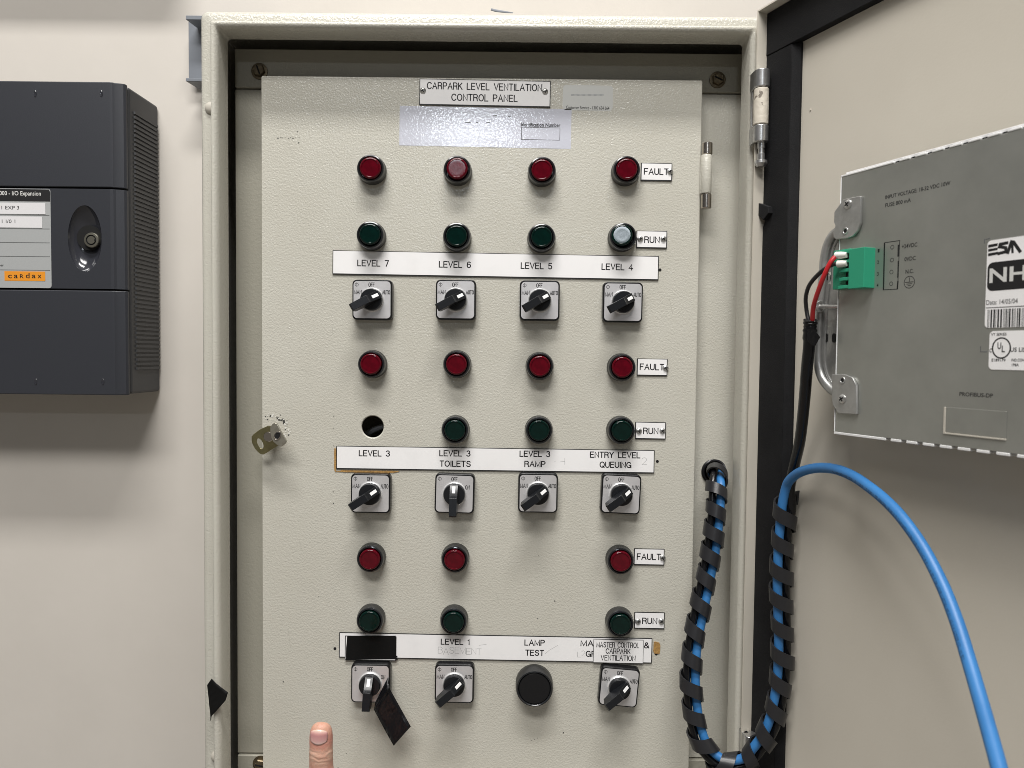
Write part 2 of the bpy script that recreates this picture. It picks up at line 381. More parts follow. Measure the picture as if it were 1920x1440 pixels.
def finish_skin(m):
    nt = m.node_tree; N = nt.nodes; L = nt.links; b = N['Principled BSDF']
    tc = N.new('ShaderNodeTexCoord'); sp = N.new('ShaderNodeSeparateXYZ'); L.new(tc.outputs['Object'], sp.inputs[0])
    mr = N.new('ShaderNodeMapRange'); mr.inputs['From Min'].default_value = -.060; mr.inputs['From Max'].default_value = 0; L.new(sp.outputs['Z'], mr.inputs['Value'])
    cr = N.new('ShaderNodeValToRGB'); L.new(mr.outputs[0], cr.inputs[0]); e = cr.color_ramp.elements      # redder round the nail, paler over the joint
    e[0].position = 0; e[0].color = (1, .93, .90, 1); e[1].position = 1; e[1].color = (1.0, .95, .88, 1)
    for ps, c in ((.28, (1, .88, .85, 1)), (.45, (1, 1.0, .95, 1)), (.58, (1, 1.0, .95, 1)), (.68, (1, .78, .76, 1)), (.80, (1, .76, .76, 1)), (.92, (1, .92, .86, 1))):
        k = e.new(ps); k.color = c
    mx = N.new('ShaderNodeMix'); mx.data_type = 'RGBA'; mx.blend_type = 'MULTIPLY'; mx.inputs[0].default_value = 1
    L.new(b.inputs['Base Color'].links[0].from_socket, mx.inputs[6]); L.new(cr.outputs[0], mx.inputs[7]); L.new(mx.outputs[2], b.inputs['Base Color'])
    wv = N.new('ShaderNodeTexWave'); wv.wave_type = 'BANDS'; wv.bands_direction = 'Z'; wv.inputs['Scale'].default_value = 62; wv.inputs['Distortion'].default_value = 7
    wv.inputs['Detail'].default_value = 2; wv.inputs['Detail Scale'].default_value = 1.2; L.new(tc.outputs['Object'], wv.inputs['Vector'])
    mk = N.new('ShaderNodeValToRGB'); L.new(mr.outputs[0], mk.inputs[0]); e = mk.color_ramp.elements
    e[0].position = .36; e[0].color = (0, 0, 0, 1); e[1].position = .46; e[1].color = (1, 1, 1, 1); k = e.new(.56); k.color = (1, 1, 1, 1); k = e.new(.64); k.color = (0, 0, 0, 1)
    mu = N.new('ShaderNodeMath'); mu.operation = 'MULTIPLY'; L.new(wv.outputs['Fac'], mu.inputs[0]); L.new(mk.outputs[0], mu.inputs[1])
    bp = N.new('ShaderNodeBump'); bp.inputs['Strength'].default_value = .45; bp.inputs['Distance'].default_value = .0006; L.new(mu.outputs[0], bp.inputs['Height'])
    L.new(b.inputs['Normal'].links[0].from_socket, bp.inputs['Normal']); L.new(bp.outputs['Normal'], b.inputs['Normal'])
finish_skin(M['skin'])
def nail_zones(m):                                     # whitish free edge above the pink bed, pale half moon below
    nt = m.node_tree; N = nt.nodes; L = nt.links; b = N['Principled BSDF']
    tc = N.new('ShaderNodeTexCoord'); sp = N.new('ShaderNodeSeparateXYZ'); L.new(tc.outputs['Object'], sp.inputs[0])
    mr = N.new('ShaderNodeMapRange'); mr.inputs['From Min'].default_value = -.018; mr.inputs['From Max'].default_value = -.003; L.new(sp.outputs['Z'], mr.inputs['Value'])
    cr = N.new('ShaderNodeValToRGB'); L.new(mr.outputs[0], cr.inputs[0]); e = cr.color_ramp.elements
    e[0].position = .05; e[0].color = (.66, .46, .41, 1); e[1].position = .93; e[1].color = (.68, .52, .42, 1)
    for ps, c in ((.30, (.62, .34, .32, 1)), (.60, (.58, .27, .27, 1)), (.76, (.60, .31, .29, 1))):
        k = e.new(ps); k.color = c
    L.new(cr.outputs[0], b.inputs['Base Color'])
nail_zones(M['nail'])

# ------------------------------------------------------------------ wall
WY = 0.20
mb = MB(); mb.box(-2.2, 2.2, WY, WY + .1, -1.7, 1.5)
tag(mb.build('wall', M['wall'], smooth=False), 'plain off-white painted wall behind the cabinet and the dark box', None, kind='structure')

mb = MB(); mb.box(-2.2, -.46, .145, WY - .001, .552, .90)  # block out of view, added to cast the upper-left shadow on the wall
tag(mb.build('unseen_shadow_block', M['grey'], bevel=.004), 'unseen grey block above the dark box, added to cast a shadow on the wall', None, kind='structure')

# ------------------------------------------------------------------ cabinet shell
FY = -.030                                            # face of the outer flange
CXL = (P(372, 40, FY).x + P(384, 1440, FY).x) / 2
CXR = (P(1439, 40, FY).x + P(1415, 1400, FY).x) / 2
CZT = P(905, 24, FY).z; CZB = P(900, 1545, FY).z
ccx, ccz, cw, ch = (CXL + CXR) / 2, (CZT + CZB) / 2, CXR - CXL, CZT - CZB
cab = empty('control_cabinet', T((ccx, WY, CZB)), 'open beige powder-coated steel control cabinet on the wall with its outer door swung right', 'cabinet')
def sweep(mb, prof, m=0, n=6):
    rings = []
    for o, y, r in prof:
        rings.append([(x, y, z) for x, z in rrect(cw - 2 * o, ch - 2 * o, max(r, .0006), n, ccx, ccz)])
    k = len(rings[0]); b = len(mb.v)
    for rg in rings: mb.v += rg
    for j in range(len(rings) - 1):
        for i in range(k):
            mb.f.append([b + j * k + i, b + j * k + (i + 1) % k, b + (j + 1) * k + (i + 1) % k, b + (j + 1) * k + i]); mb.m.append(m)
I4 = Matrix.Identity(4)
mb = MB()
sweep(mb, [(0, WY, .008), (0, FY + .006, .008), (.0008, FY + .0028, .008), (.0028, FY + .0008, .007), (.006, FY, .006), (.0160, FY, .003),
           (.0160, FY - .009, .003), (.0166, FY - .0113, .003), (.0180, FY - .0122, .003), (.0205, FY - .0120, .003), (.0228, FY - .0095, .003), (.0240, FY - .006, .003),
           (.0248, FY + .014, .004), (.0248, FY + .017, .004), (.0232, FY + .017, .003), (.0226, FY + .004, .003), (.0180, FY + .002, .003),
           (.0030, FY + .004, .004), (.0020, FY + .010, .004), (.0020, WY - .002, .004)])
mb.add([(x, WY - .002, z) for x, z in rrect(cw - .004, ch - .004, .004, 3, ccx, ccz)], [list(range(16))])
mb.build('cabinet_shell', M['coat'], cab, I4, angle=50)
# rails the inner door closes against
RY = .020
zt = (P(460, 92, RY).z + P(1380, 104, RY).z) / 2
zs = P(460, 161, RY).z - .003
xl = P(441, 300, RY).x; xr = P(1398, 700, RY).x
zb2 = P(470, 1414, RY).z
mb = MB(); mb.box(xl + .001, xr, RY - .003, RY + .012, zs, zt); mb.build('top_rail', M['coat_shaded'], cab, I4, bevel=.0012)
mb = MB(); mb.box(xl, xl + .06, RY, RY + .012, zb2 + .0012, zs - .0008); mb.build('side_rail', M['coat_shaded'], cab, I4, bevel=.0012)
mb = MB(); mb.box(xr - .085, xr, RY, RY + .012, zb2 + .0012, zs - .0008); mb.build('side_rail', M['coat'], cab, I4, bevel=.0012)
mb = MB(); mb.box(xl + .001, xr, RY - .003, RY + .012, zb2 - .045, zb2); mb.build('bottom_rail', M['coat_shaded'], cab, I4, bevel=.0012)
def make_bolt():
    mb = MB()
    mb.lathe([(.0095, .0), (.0095, -.0015), (.0072, -.0018)], 28)
    mb.lathe([(.0072, -.0018), (.0072, -.0045), (.0062, -.0056), (0, -.0058)], 6)
    mb.box(-.0052, .0052, -.0062, -.0057, -.0008, .0008, 1)
    return mb.build('bolt', [M['bolt'], M['hole']], cab, T(P(1345, 150, RY - .003) , 25))
bolt = make_bolt()
for px, py, tl in ((487, 134, 70), (489, 1431, 10), (1338, 1438, 50)):
    copy_part(bolt, cab, T(P(px, py, RY - .003), tl))
def make_plug(px, py):
    mb = MB(); mb.lathe([(.0068, 0), (.0066, -.0015), (.005, -.0032), (.0025, -.004), (0, -.0042)], 24)
    return mb.build('hole_plug', M['plug'], cab, T(P(px, py, FY)))
make_plug(396, 203); make_plug(407, 1418)

# outer door, swung open to the right
ANG = math.radians(67)
U = Vector((math.cos(ANG), -math.sin(ANG), 0)); NN = Vector((-math.sin(ANG), -math.cos(ANG), 0))
B0 = Vector((.281, -.0455, 0))
def dm(off=0, s=0, z=0):                              # local x = along the door, -y = out of its inner face, z up
    o = B0 + U * s + NN * off
    return Matrix(((U.x, -NN.x, 0, o.x), (U.y, -NN.y, 0, o.y), (0, 0, 1, z), (0, 0, 0, 1)))
DW = .625
DZT = PL(1438, 33, B0, NN).z; DZB = CZB + .004
mb = MB()
mb.box(-.0015, DW, 0, .0015, DZB, DZT)
mb.box(-.0015, 0, -.021, 0, DZB, DZT); mb.box(DW - .0015, DW, -.021, 0, DZB, DZT)
mb.box(0, DW - .0015, -.021, 0, DZT - .0015, DZT); mb.box(0, DW - .0015, -.021, 0, DZB, DZB + .0015)
door = mb.build('cabinet_door', M['coat_smooth'], cab, dm(), smooth=False)
mb = MB()
gz0, gz1 = DZB + .002, DZT - .002
def gas(x0, x1, z0, z1, side):
    h, c = .0085, .0075
    if side == 'v':
        ed = []
        for px, py in ((1437, 405), (1447, 412), (1441, 428), (1440, 440), (1434, 452), (1431, 462), (1431, 500), (1434, 508), (1437, 512), (1430, 522)):
            g_ = Matrix(dm()).inverted() @ PL(px, py, B0, NN); ed.append((max(g_.x, x0), g_.z))
        mb.prism([(x0, z1)] + [(x0, ed[0][1])] + ed + [(x0, ed[-1][1] - .002), (x0, z0), (x1 - c, z0), (x1 - c, z1)], -h, 0)
        mb.prism_z([(x1 - c + .0001, 0), (x1 - c + .0001, -h), (x1 - c + .0012, -h + .0015), (x1, -.003), (x1, 0)], z0, z1)
    elif side == 'v2': mb.prism_z([(x1, 0), (x1, -h), (x0 + c, -h), (x0, -.003), (x0, 0)], z0, z1)
GW = .045
gas(.0002, GW, gz0 + GW + .0005, gz1 - GW - .0005, 'v'); gas(DW - GW, DW - .002, gz0 + GW + .0005, gz1 - GW - .0005, 'v2')
for z0, z1 in ((gz1 - GW, gz1), (gz0, gz0 + GW)): mb.box(.0003, DW - .002, -.0092, 0, z0, z1)
# torn flap of the seal
q = Matrix(dm()).inverted()
fp = [q @ PL(x, y, B0 + NN * .010, NN) for x, y in ((1420, 390), (1427, 381), (1446, 388), (1447, 400), (1437, 413), (1424, 402))]
mb.prism([(p.x, p.z) for p in fp], -.0145, -.0070)
mb.build('gasket', M['foam'], door, dm(), bevel=.0012, angle=30)
def pipz(mb, x, y, z, m): pass
# paint pips on the sheet
for px, py in ((1497, 190), (1520, 206)):
    mb = MB(); p = q @ PL(px, py, B0, NN); mb.lathe([(.0011, 0), (.0009, -.0007), (0, -.001)], 10, (p.x, p.z))
    mb.build('paint_drip', M['coat_smooth'], door, dm())
# outer hinge
def outer_hinge(x, y0, y1, yp, first):
    hy = -.058
    k = (y1 - y0) / 136.
    zz = lambda yy: P(x, yy, hy).z
    c = P(x, (y0 + y1) / 2, hy); R = .0083
    mb = MB()
    za, zb, zc, zd = zz(y0), zz(y0 + 34 * k), zz(y0 + 104 * k), zz(y1)
    mb.lathe_z([(R - .0008, za), (R, za - .0008), (R, zb + .0008), (R - .0008, zb)], 28, (c.x, c.y))
    mb.lathe_z([(R - .0008, zc), (R, zc - .0008), (R, zd + .0008), (R - .0008, zd)], 28, (c.x, c.y))
    mb.box(c.x - R + .0002, c.x - .001, c.y + .002, c.y + .014, zb, za); mb.box(c.x - R + .0002, c.x - .001, c.y + .002, c.y + .014, zd, zc)
    mb.box(c.x - R + .0006, c.x - .004, c.y + .008, c.y + .013, zc - .001, zb + .001)
    h = mb.build('hinge', M['zinc'], cab, I4, bevel=.0005)
    mb = MB(); mb.lathe_z([(R - .0010, zb - .0006), (R - .0004, zb - .0014), (R - .0002, (zb + zc) / 2), (R - .0004, zc + .0014), (R - .001, zc + .0006)], 28, (c.x, c.y))
    mb.build('hinge_knuckle', M['coat_chip'], h, I4)
    if yp:
        ze = zz(yp - 13); zf = zz(yp)
        mb = MB(); mb.lathe_z([(.0042, zd), (.0040, zd - .006), (.0033, zd - .0065), (.0033, zd - .011), (.0041, zd - .012), (.0040, ze), (.0066, ze - .001), (.0068, ze - .004), (.0045, zf)], 24, (c.x + .0012, c.y))
        mb.build('hinge_pin', M['zinc'], h, I4)
outer_hinge(1427, 132, 268, 313, True)
outer_hinge(1405, 1376, 1512, 1557, False)

# ------------------------------------------------------------------ inner door: the control panel
XL = P(491, 700).x; XR = P(1307, 700).x; ZT = P(900, 145.5).z; ZB = P(900, 1452).z
panel = empty('switchboard', T((XR, 0, ZB)), 'beige inner control panel door full of red and green lights and rotary switches', 'control panel')
mb = MB()
hp = P(698.6, 800.3); hr = 20.3 / 1.6e3
face_with_hole(mb, XL, XR, ZB, ZT, hp.x, hp.z, hr, hr, 0, depth=.002)
for a, b in (((XL, ZB), (XR, ZB)), ((XR, ZB), (XR, ZT)), ((XR, ZT), (XL, ZT)), ((XL, ZT), (XL, ZB))):
    mb.add([(a[0], 0, a[1]), (b[0], 0, b[1]), (b[0], .016, b[1]), (a[0], .016, a[1])], [(0, 1, 2, 3)])
mb.build('panel_sheet', M['coat'], panel, I4, bevel=.0018, seg=3, angle=50)
mb = MB(); mb.tube([P(664, 826, .05), P(700, 806, .045), P(740, 790, .05)], .0035, 10)
mb.build('wire', M['pointer'], panel, I4)

# indicator lights
LENSY = -.0175
def make_light(col):
    mb = MB()
    mb.lathe([(.0152, 0), (.0164, -.0012), (.0164, -.0070), (.0158, -.0095), (.0157, -.0128), (.0150, -.0142), (.0138, -.0146), (.0130, -.0140), (.0127, -.0118), (.0125, -.004)],
             48, ms=[1, 1, 1, 0, 0, 0, 0, 0, 0, 0])
    o = mb.build('indicator_light', [M['black_gloss'], M['black_body']], panel, T(P(700, 300)), angle=40)
    mb = MB(); y = LENSY
    mb.lathe([(.0121, -.004), (.0121, y + .0016), (.0118, y + .0006), (.0110, y), (.0100, y - .0001), (.0096, y + .0004), (.0092, y + .0004), (.0060, y + .00042), (.003, y + .00043), (0, y + .00043)], 48)
    mb.build('lens', M[col], o, T(P(700, 300)), angle=40)
    return o
proto = {'red': make_light('red'), 'green': make_light('green')}
used = set()
LIGHTS = [  # colour, px, py of the rim's front, description
 ('red', 694.3, 315, 'red fault light over LEVEL 7, top row'), ('red', 857, 317, 'red fault light over LEVEL 6, top row, with a bright reflection'),
 ('red', 1016.6, 319, 'red fault light over LEVEL 5, top row'), ('red', 1175.3, 317.5, 'red fault light over LEVEL 4, beside the top FAULT plate'),
 ('green', 693.6, 440, 'green run light just above LEVEL 7'), ('green', 856, 442.5, 'green run light just above LEVEL 6'),
 ('green', 1015.8, 444.5, 'green run light just above LEVEL 5'), ('green', 1168.8, 443, 'green run light above LEVEL 4 mirroring pale light'),
 ('red', 696, 683, 'red fault light above the empty hole'), ('red', 856.2, 683, 'red fault light over LEVEL 3 TOILETS'),
 ('red', 1012.3, 686.5, 'red fault light over LEVEL 3 RAMP'), ('red', 1167, 689, 'red fault light over ENTRY LEVEL QUEUING'),
 ('green', 853, 806.5, 'green run light over LEVEL 3 TOILETS'), ('green', 1010.8, 807, 'green run light over LEVEL 3 RAMP'),
 ('green', 1165.8, 807.5, 'green run light over ENTRY LEVEL QUEUING'),
 ('red', 693.5, 1048.5, 'red fault light in the lowest row, left end'), ('red', 852.5, 1049.5, 'red fault light over LEVEL 1'),
 ('red', 1164, 1052.5, 'red fault light over MASTER CONTROL plate'),
 ('green', 692.9, 1164.5, 'green run light above the black taped label'), ('green', 850.3, 1166, 'green run light just above LEVEL 1'),
 ('green', 1163.4, 1170, 'green run light just above MASTER CONTROL plate')]
tilts = {1: (-.95, .6), 7: (-4.0, -6.3), 0: (1.5, 1), 2: (1.2, -1), 3: (.9, -1), 4: (-1, 1), 5: (.6, .5)}
for i, (c, px, py, lab) in enumerate(LIGHTS):
    v = P(px, py, -.0146); v.y = 0
    tl = tilts.get(i, (random.uniform(-1, 1), random.uniform(-1, 1)))
    m4 = Matrix.Translation(v) @ Matrix.Rotation(math.radians(random.uniform(0, 360)), 4, 'Y')
    if c not in used: o = proto[c]; used.add(c); put(o, panel, m4)
    else: o = copy_part(proto[c], panel, m4)
    o['label'] = lab
    for ch in [x for x in bpy.data.objects if x.parent == o]:          # each lens sits a little askew in its rim
        ch.matrix_basis = m4.inverted() @ Matrix.Translation(v) @ Matrix.Rotation(math.radians(tl[0]), 4, 'X') @ Matrix.Rotation(math.radians(tl[1]), 4, 'Z')
# lamp test push button
v = P(1002.3, 1292, -.0195); v.y = 0
mb = MB(); mb.lathe([(.0212, 0), (.0219, -.001), (.0219, -.008), (.0214, -.0095), (.0216, -.017), (.0209, -.0192), (.0198, -.0196), (.0190, -.019), (.0186, -.0178), (.0186, -.006)], 56, ms=[1, 1, 1, 1, 1, 0, 0, 0, 0, 0])
o = mb.build('push_button', [M['black_gloss'], M['black_body']], panel, T(v), angle=40); o['label'] = 'large black lamp test push button'
mb = MB(); mb.lathe([(.0183, -.006), (.0183, -.0180), (.0176, -.0188), (.010, -.0190), (0, -.0191)], 56)
mb.build('button_cap', M['black'], o, T(v))

# rotary selector switches
PYF = -.0112
def make_switch(kind):
    base = T(P(700, 560)); mb = MB()
    mb.prism(rrect(.0462, .0462, .0052), -.0095, 0); mb.prism(rrect(.0456, .0456, .005), -.0108, -.0095)
    o = mb.build('selector_switch', M['black'], panel, base, bevel=.0006)
    mb = MB()
    mb.prism(rrect(.0426, .0426, .0042), PYF, -.0107, 0, 2)
    mb.lathe([(.0136, PYF + .0002), (.0136, PYF - .0016), (.0131, PYF - .002), (.0126, PYF - .0019)], 48, m=2)
    y = PYF; hh = .0044; kw = .00072
    letters(mb, 'OFF', -.0006, .0172, hh, .0066, kw, y, m=1, gap=.28)
    if kind == 'auto':
        letters(mb, 'MAN', -.0163, .0087, hh, .0084, kw, y, m=1, gap=.3); letters(mb, 'AUTO', .0163, .0087, hh, .0086, kw, y, m=1, gap=.26)
    else: letters(mb, 'ON', .0148, .0080, hh, .0046, kw, y, m=1, gap=.3)
    mb.stroke(arc(-.0176, .0172, .0019, .0017, 0, 360, 18), .00045, y, .0001, 1); mb.stroke([(-.0176, .0196), (-.0176, .0148)], .00045, y - .00002, .0001, 1)
    mb.build('face_plate', [M['silver'], M['ink'], M['ring']], o, base, angle=30)
    mb = MB()
    mb.lathe([(.0126, PYF), (.0126, PYF - .006), (.0119, PYF - .0076), (0, PYF - .0078)], 48)
    # lever: x runs along the lever, tail at -x ; height grows towards -y
    pr = [(.0119, .0070), (.0119, .0100), (.0108, .0110), (.0010, .0180), (-.0010, .0225), (-.0205, .0262), (-.0224, .0240), (-.0210, .0125), (-.0100, .0070)]
    hw = .0043
    n = len(pr); vs = []
    for sgn in (-1, 1):
        for x_, h_ in pr: vs.append((x_, PYF - h_, sgn * (hw + .0007 * (1 - h_ / .0262))))
    mb.add(vs, [list(range(n)), list(range(n, 2 * n))[::-1]] + [(i, (i + 1) % n, n + (i + 1) % n, n + i) for i in range(n)])
    def top(x_): return .0110 + (.0108 - x_) / .0098 * .0070
    a, b = .0106, .0036
    vs = []
    for x_, up in ((a, .0003), (b, .0003), (a, -.0004), (b, -.0004)):
        for z_ in (-.0019, .0019): vs.append((x_, PYF - top(x_) - up, z_))
    mb.add(vs, [(0, 1, 3, 2), (4, 6, 7, 5), (0, 4, 5, 1), (2, 3, 7, 6), (0, 2, 6, 4), (1, 5, 7, 3)], 1)
    mb.build('knob', [M['knob'], M['pointer']], o, base, bevel=.0005, angle=35)
    return o
sproto = {'auto': make_switch('auto'), 'on': make_switch('on')}; used = set()
SW = [('auto', 697.5, 562, 0, 30, 'rotary switch below LEVEL 7 set to AUTO'), ('auto', 854.5, 562, 0, 30, 'rotary switch below LEVEL 6 set to AUTO'),
      ('auto', 1012, 563.4, 0, 31, 'rotary switch below LEVEL 5 set to AUTO'), ('auto', 1168, 566.6, .3, 29, 'rotary switch below LEVEL 4 set to AUTO'),
      ('auto', 694.5, 925.5, .3, 33, 'rotary switch below plain LEVEL 3 set to AUTO'), ('on', 852.2, 926, 1.2, 91, 'rotary switch below LEVEL 3 TOILETS turned to OFF'),
      ('auto', 1008.8, 925, .2, 35, 'rotary switch below LEVEL 3 RAMP set to AUTO'), ('auto', 1164.5, 927, 2.2, 36, 'rotary switch below ENTRY LEVEL QUEUING, slightly crooked'),
      ('on', 694.5, 1282, .2, 88, 'rotary switch below the taped label turned to OFF'), ('auto', 851.8, 1282.7, .4, 38, 'rotary switch below LEVEL 1 set to AUTO'),
      ('auto', 1161, 1289, 4.6, 40, 'crooked rotary switch below MASTER CONTROL plate')]
for kind, px, py, tl, lever, lab in SW:
    v = P(px, py, PYF); v.y = 0
    m4 = T(v, tl)
    if kind not in used: o = sproto[kind]; used.add(kind); put(o, panel, m4)
    else: o = copy_part(sproto[kind], panel, m4)
    o['label'] = lab
    for ch in [x for x in bpy.data.objects if x.parent == o and x.name.startswith('knob')]:
        ch.matrix_basis = Matrix.Rotation(math.radians(-lever), 4, 'Y')

# name plates
def screw_mb(mb, x, z, y, a, r=.0036):
    mb.lathe([(r, y), (r * .97, y - .0006), (r * .75, y - .0014), (r * .4, y - .0018), (0, y - .0019)], 20, (x, z), 0)
    for k in (0, 90):
        c, s = math.cos(math.radians(a + k)), math.sin(math.radians(a + k)); L_, w_ = r * .55, r * .13
        pts = [(x + c * i * L_ - s * j * w_, z + s * i * L_ + c * j * w_) for i, j in ((-1, -1), (1, -1), (1, 1), (-1, 1))]
        mb.prism(pts, y - .00205 - k * 2e-7, y - .0012, 1)
def plate(name, x0, y0, x1, y1, texts, screws=(), tilt=0, th=.0016, Y=0, label=None, pencil=(), edge=.0009, hp_=None):
    """x0..y1 picture box of the plate's face; texts = (string, cx, cy, height px, width px)"""
    c = P((x0 + x1) / 2, (y0 + y1) / 2, Y - th); wid = (x1 - x0) / F * (D + Y - th); hei = (y1 - y0) / F * (D + Y - th)
    c.y = Y; m4 = T(c, tilt); inv = m4.inverted()
    mb = MB(); mb.box(-wid / 2, wid / 2, -th + .0002, 0, -hei / 2, hei / 2, 1)
    mb.box(-wid / 2 + edge, wid / 2 - edge, -th, -th + .0004, -hei / 2 + edge * 1.2, hei / 2 - edge * .8, 0)
    o = mb.build(name, [M['white'], M['ink']], panel, m4, smooth=False)
    if label: o['label'] = label
    s = (D + Y) / F
    for t, cx, cy, h, wd in texts:
        mb = MB(); p = inv @ P(cx, cy, Y - th); letters(mb, t, p.x, p.z, h * s, wd * s, .00125 if h > 9.8 else .00088, -th, m=0)
        mb.build('lettering', M['ink'], o, m4, smooth=False)
    if pencil:
        for t, cx, cy, h, wd, sh in pencil:
            mb = MB(); p = inv @ P(cx, cy, Y - th)
            if isinstance(t, str): letters(mb, t, p.x, p.z, h * s, wd * s, .0006, -th, .00005, shear=sh, jitter=.12, gap=.15)
            else:
                pts = [inv @ P(a, b, Y - th) for a, b in t]; mb.stroke([(a.x, a.z) for a in pts], .0005, -th, .00005)
            mb.build('pencil_writing', M['pencil'], o, m4, smooth=False)
    for i, (sx, sy, a) in enumerate(screws):
        mb = MB(); p = inv @ P(sx, sy, Y - th); screw_mb(mb, 0, 0, 0, a)
        mb.build('screw', [M['chrome'], M['hole']], o, m4 @ Matrix.Translation((p.x, -th, p.z)))
    return o
plate('name_plate', 788, 150.5, 1030.5, 198, [('CARPARK LEVEL VENTILATION', 908.5, 162.5, 11.5, 211), ('CONTROL PANEL', 908.5, 183.5, 11.5, 121)],
      [(793, 170, 30), (1022, 171.5, 10)], .55, label='title plate reading CARPARK LEVEL VENTILATION CONTROL PANEL')
plate('name_plate', 625, 475, 1233.5, 519.5, [('LEVEL 7', 699.5, 493.5, 10.5, 57), ('LEVEL 6', 853, 496, 10.5, 58), ('LEVEL 5', 1006, 498.5, 10.5, 57), ('LEVEL 4', 1157.5, 500.5, 10.5, 57)],
      tilt=.45, label='long white strip reading LEVEL 7 to LEVEL 4')
plate('name_plate', 629, 840, 1228.5, 883.5, [('LEVEL 3', 702, 850, 10, 57), ('LEVEL 3', 853, 850, 10, 57), ('TOILETS', 853.5, 869.5, 10, 57), ('LEVEL 3', 1003, 851, 10, 56), ('RAMP', 1003, 870, 10, 38),
      ('ENTRY LEVEL', 1153.5, 853, 10, 93), ('QUEUING', 1154, 871.5, 10, 58)], tilt=.2, label='long white strip reading LEVEL 3 to ENTRY LEVEL QUEUING',
      pencil=[('2', 1208, 865, 13, 9, .001), ([(1050, 866), (1059, 865)], 0, 0, 0, 0, 0), ([(1059, 859), (1059, 871)], 0, 0, 0, 0, 0), ([(1040, 866), (1041, 865)], 0, 0, 0, 0, 0)])
plate('name_plate', 631.5, 1191, 1227, 1239, [('LEVEL 1', 854, 1203.5, 10, 54), ('LAMP', 1002.5, 1205, 10, 37), ('TEST', 1002.5, 1224, 10, 34), ('MASTER', 1123, 1206.5, 10, 68), ('GR', 1108, 1226, 10, 18), ('&', 1212.5, 1210, 10, 9)],
      tilt=.5, label='long white strip reading LEVEL 1 and LAMP TEST',
      pencil=[('BASEMENT', 862, 1220.5, 12, 82, .0022), ('L2', 1090, 1226, 10, 14, .001), ([(1022, 1226), (1030, 1219), (1046, 1210)], 0, 0, 0, 0, 0), ([(898, 1210), (912, 1208)], 0, 0, 0, 0, 0)])
plate('name_plate', 1112, 1199, 1207, 1244, [('MASTER CONTROL', 1158.5, 1209.3, 9.4, 80), ('CARPARK', 1159, 1221, 9.4, 46), ('VENTILATION', 1159, 1233.7, 9.4, 65)], tilt=.6, Y=-.0017, edge=.0004,
      label='small plate reading MASTER CONTROL CARPARK VENTILATION stuck over the strip')
plate('name_plate', 646, 1192.5, 743.5, 1239.5, [], tilt=.4, Y=-.0017, th=.0012, label='blank plate hidden under the black tape')
for y0, y1, x0, x1, sy, which in ((306, 338.5, 1202, 1260, 321.5, 'top'), (672.5, 704.5, 1194.5, 1251.5, 690, 'middle'), (1028.8, 1060, 1188.5, 1246, 1045.8, 'bottom')):
    plate('name_plate', x0, y0, x1, y1, [('FAULT', (x0 + x1) / 2 - .5, (y0 + y1) / 2 - .5, 10.5, 44)], [(x1 - 3.5, sy, 20)], tilt=.5, label='small FAULT plate of the %s group of lights' % which)
for y0, y1, x0, x1, sy, which in ((433, 465, 1193.5, 1250.5, 448, 'top'), (791.5, 823.5, 1191, 1248.5, 808, 'middle'), (1148, 1179.5, 1189, 1246.5, 1165, 'bottom')):
    plate('name_plate', x0, y0, x1, y1, [('RUN', (x0 + x1) / 2 + .5, (y0 + y1) / 2 + .5, 10.5, 27)], [(x0 + 7, sy, 10), (x1 - 6.5, sy, 40)], tilt=.5, label='small RUN plate of the %s group of lights' % which)
# stickers
def sticker(x0, y0, x1, y1, m, r, tilt, label):
    th = .00015
    c = P((x0 + x1) / 2, (y0 + y1) / 2, -th); wid = (x1 - x0) / F * D; hei = (y1 - y0) / F * D; c.y = 0; m4 = T(c, tilt)
    mb = MB(); mb.prism(rrect(wid, hei, r), -th, 0)
    o = mb.build('sticker', m, panel, m4, smooth=False); o['label'] = label; return o, m4
o, m4 = sticker(751, 202.5, 1069, 275, M['sticker'], .0006, .6, 'wide glossy white sticker with an empty Identification Number box')
mb = MB(); iv = m4.inverted(); s = D / F
p = iv @ P(1014, 234, 0); printed(mb, 'Identification Number', p.x, p.z, 6.8 * s, 73 * s, .02, -.00022)
a = iv @ P(978, 238.5, 0); b = iv @ P(1049.5, 263, 0)
mb.stroke([(a.x, a.z), (b.x, a.z), (b.x, b.z), (a.x, b.z), (a.x, a.z)], .0006, -.00015, .00006)
mb.build('print', M['ink'], o, m4, smooth=False)
mb = MB()
for x0, x1, y in ((873, 882, 230), (893, 896, 230), (912, 918, 230), (925, 931, 217), (953, 957, 219)):
    a = iv @ P(x0, y, 0); b = iv @ P(x1, y, 0); mb.stroke([(a.x, a.z), (b.x, b.z)], .0011, -.00015, .00005)
mb.build('worn_print', M['line'], o, m4, smooth=False)
o, m4 = sticker(1056, 160.5, 1148.5, 206.5, M['clear'], .004, .6, 'small grey rounded customer service sticker')
mb = MB(); iv = m4.inverted()
p = iv @ P(1102, 202, 0); printed(mb, 'Customer Service - 1300 654 664', p.x, p.z, 6.0 * s, 80 * s, .012, -.0002)
mb.build('print', M['ink'], o, m4, smooth=False)
mb = MB()
for k in range(17):
    x = 1072 + k * 3.6; a = iv @ P(x, 178, 0); b = iv @ P(x + 1.8, 178, 0); mb.stroke([(a.x, a.z), (b.x, b.z)], .0014 if k % 3 else .0024, -.00015, .00004)
mb.build('worn_print', M['label_grey'], o, m4, smooth=False)
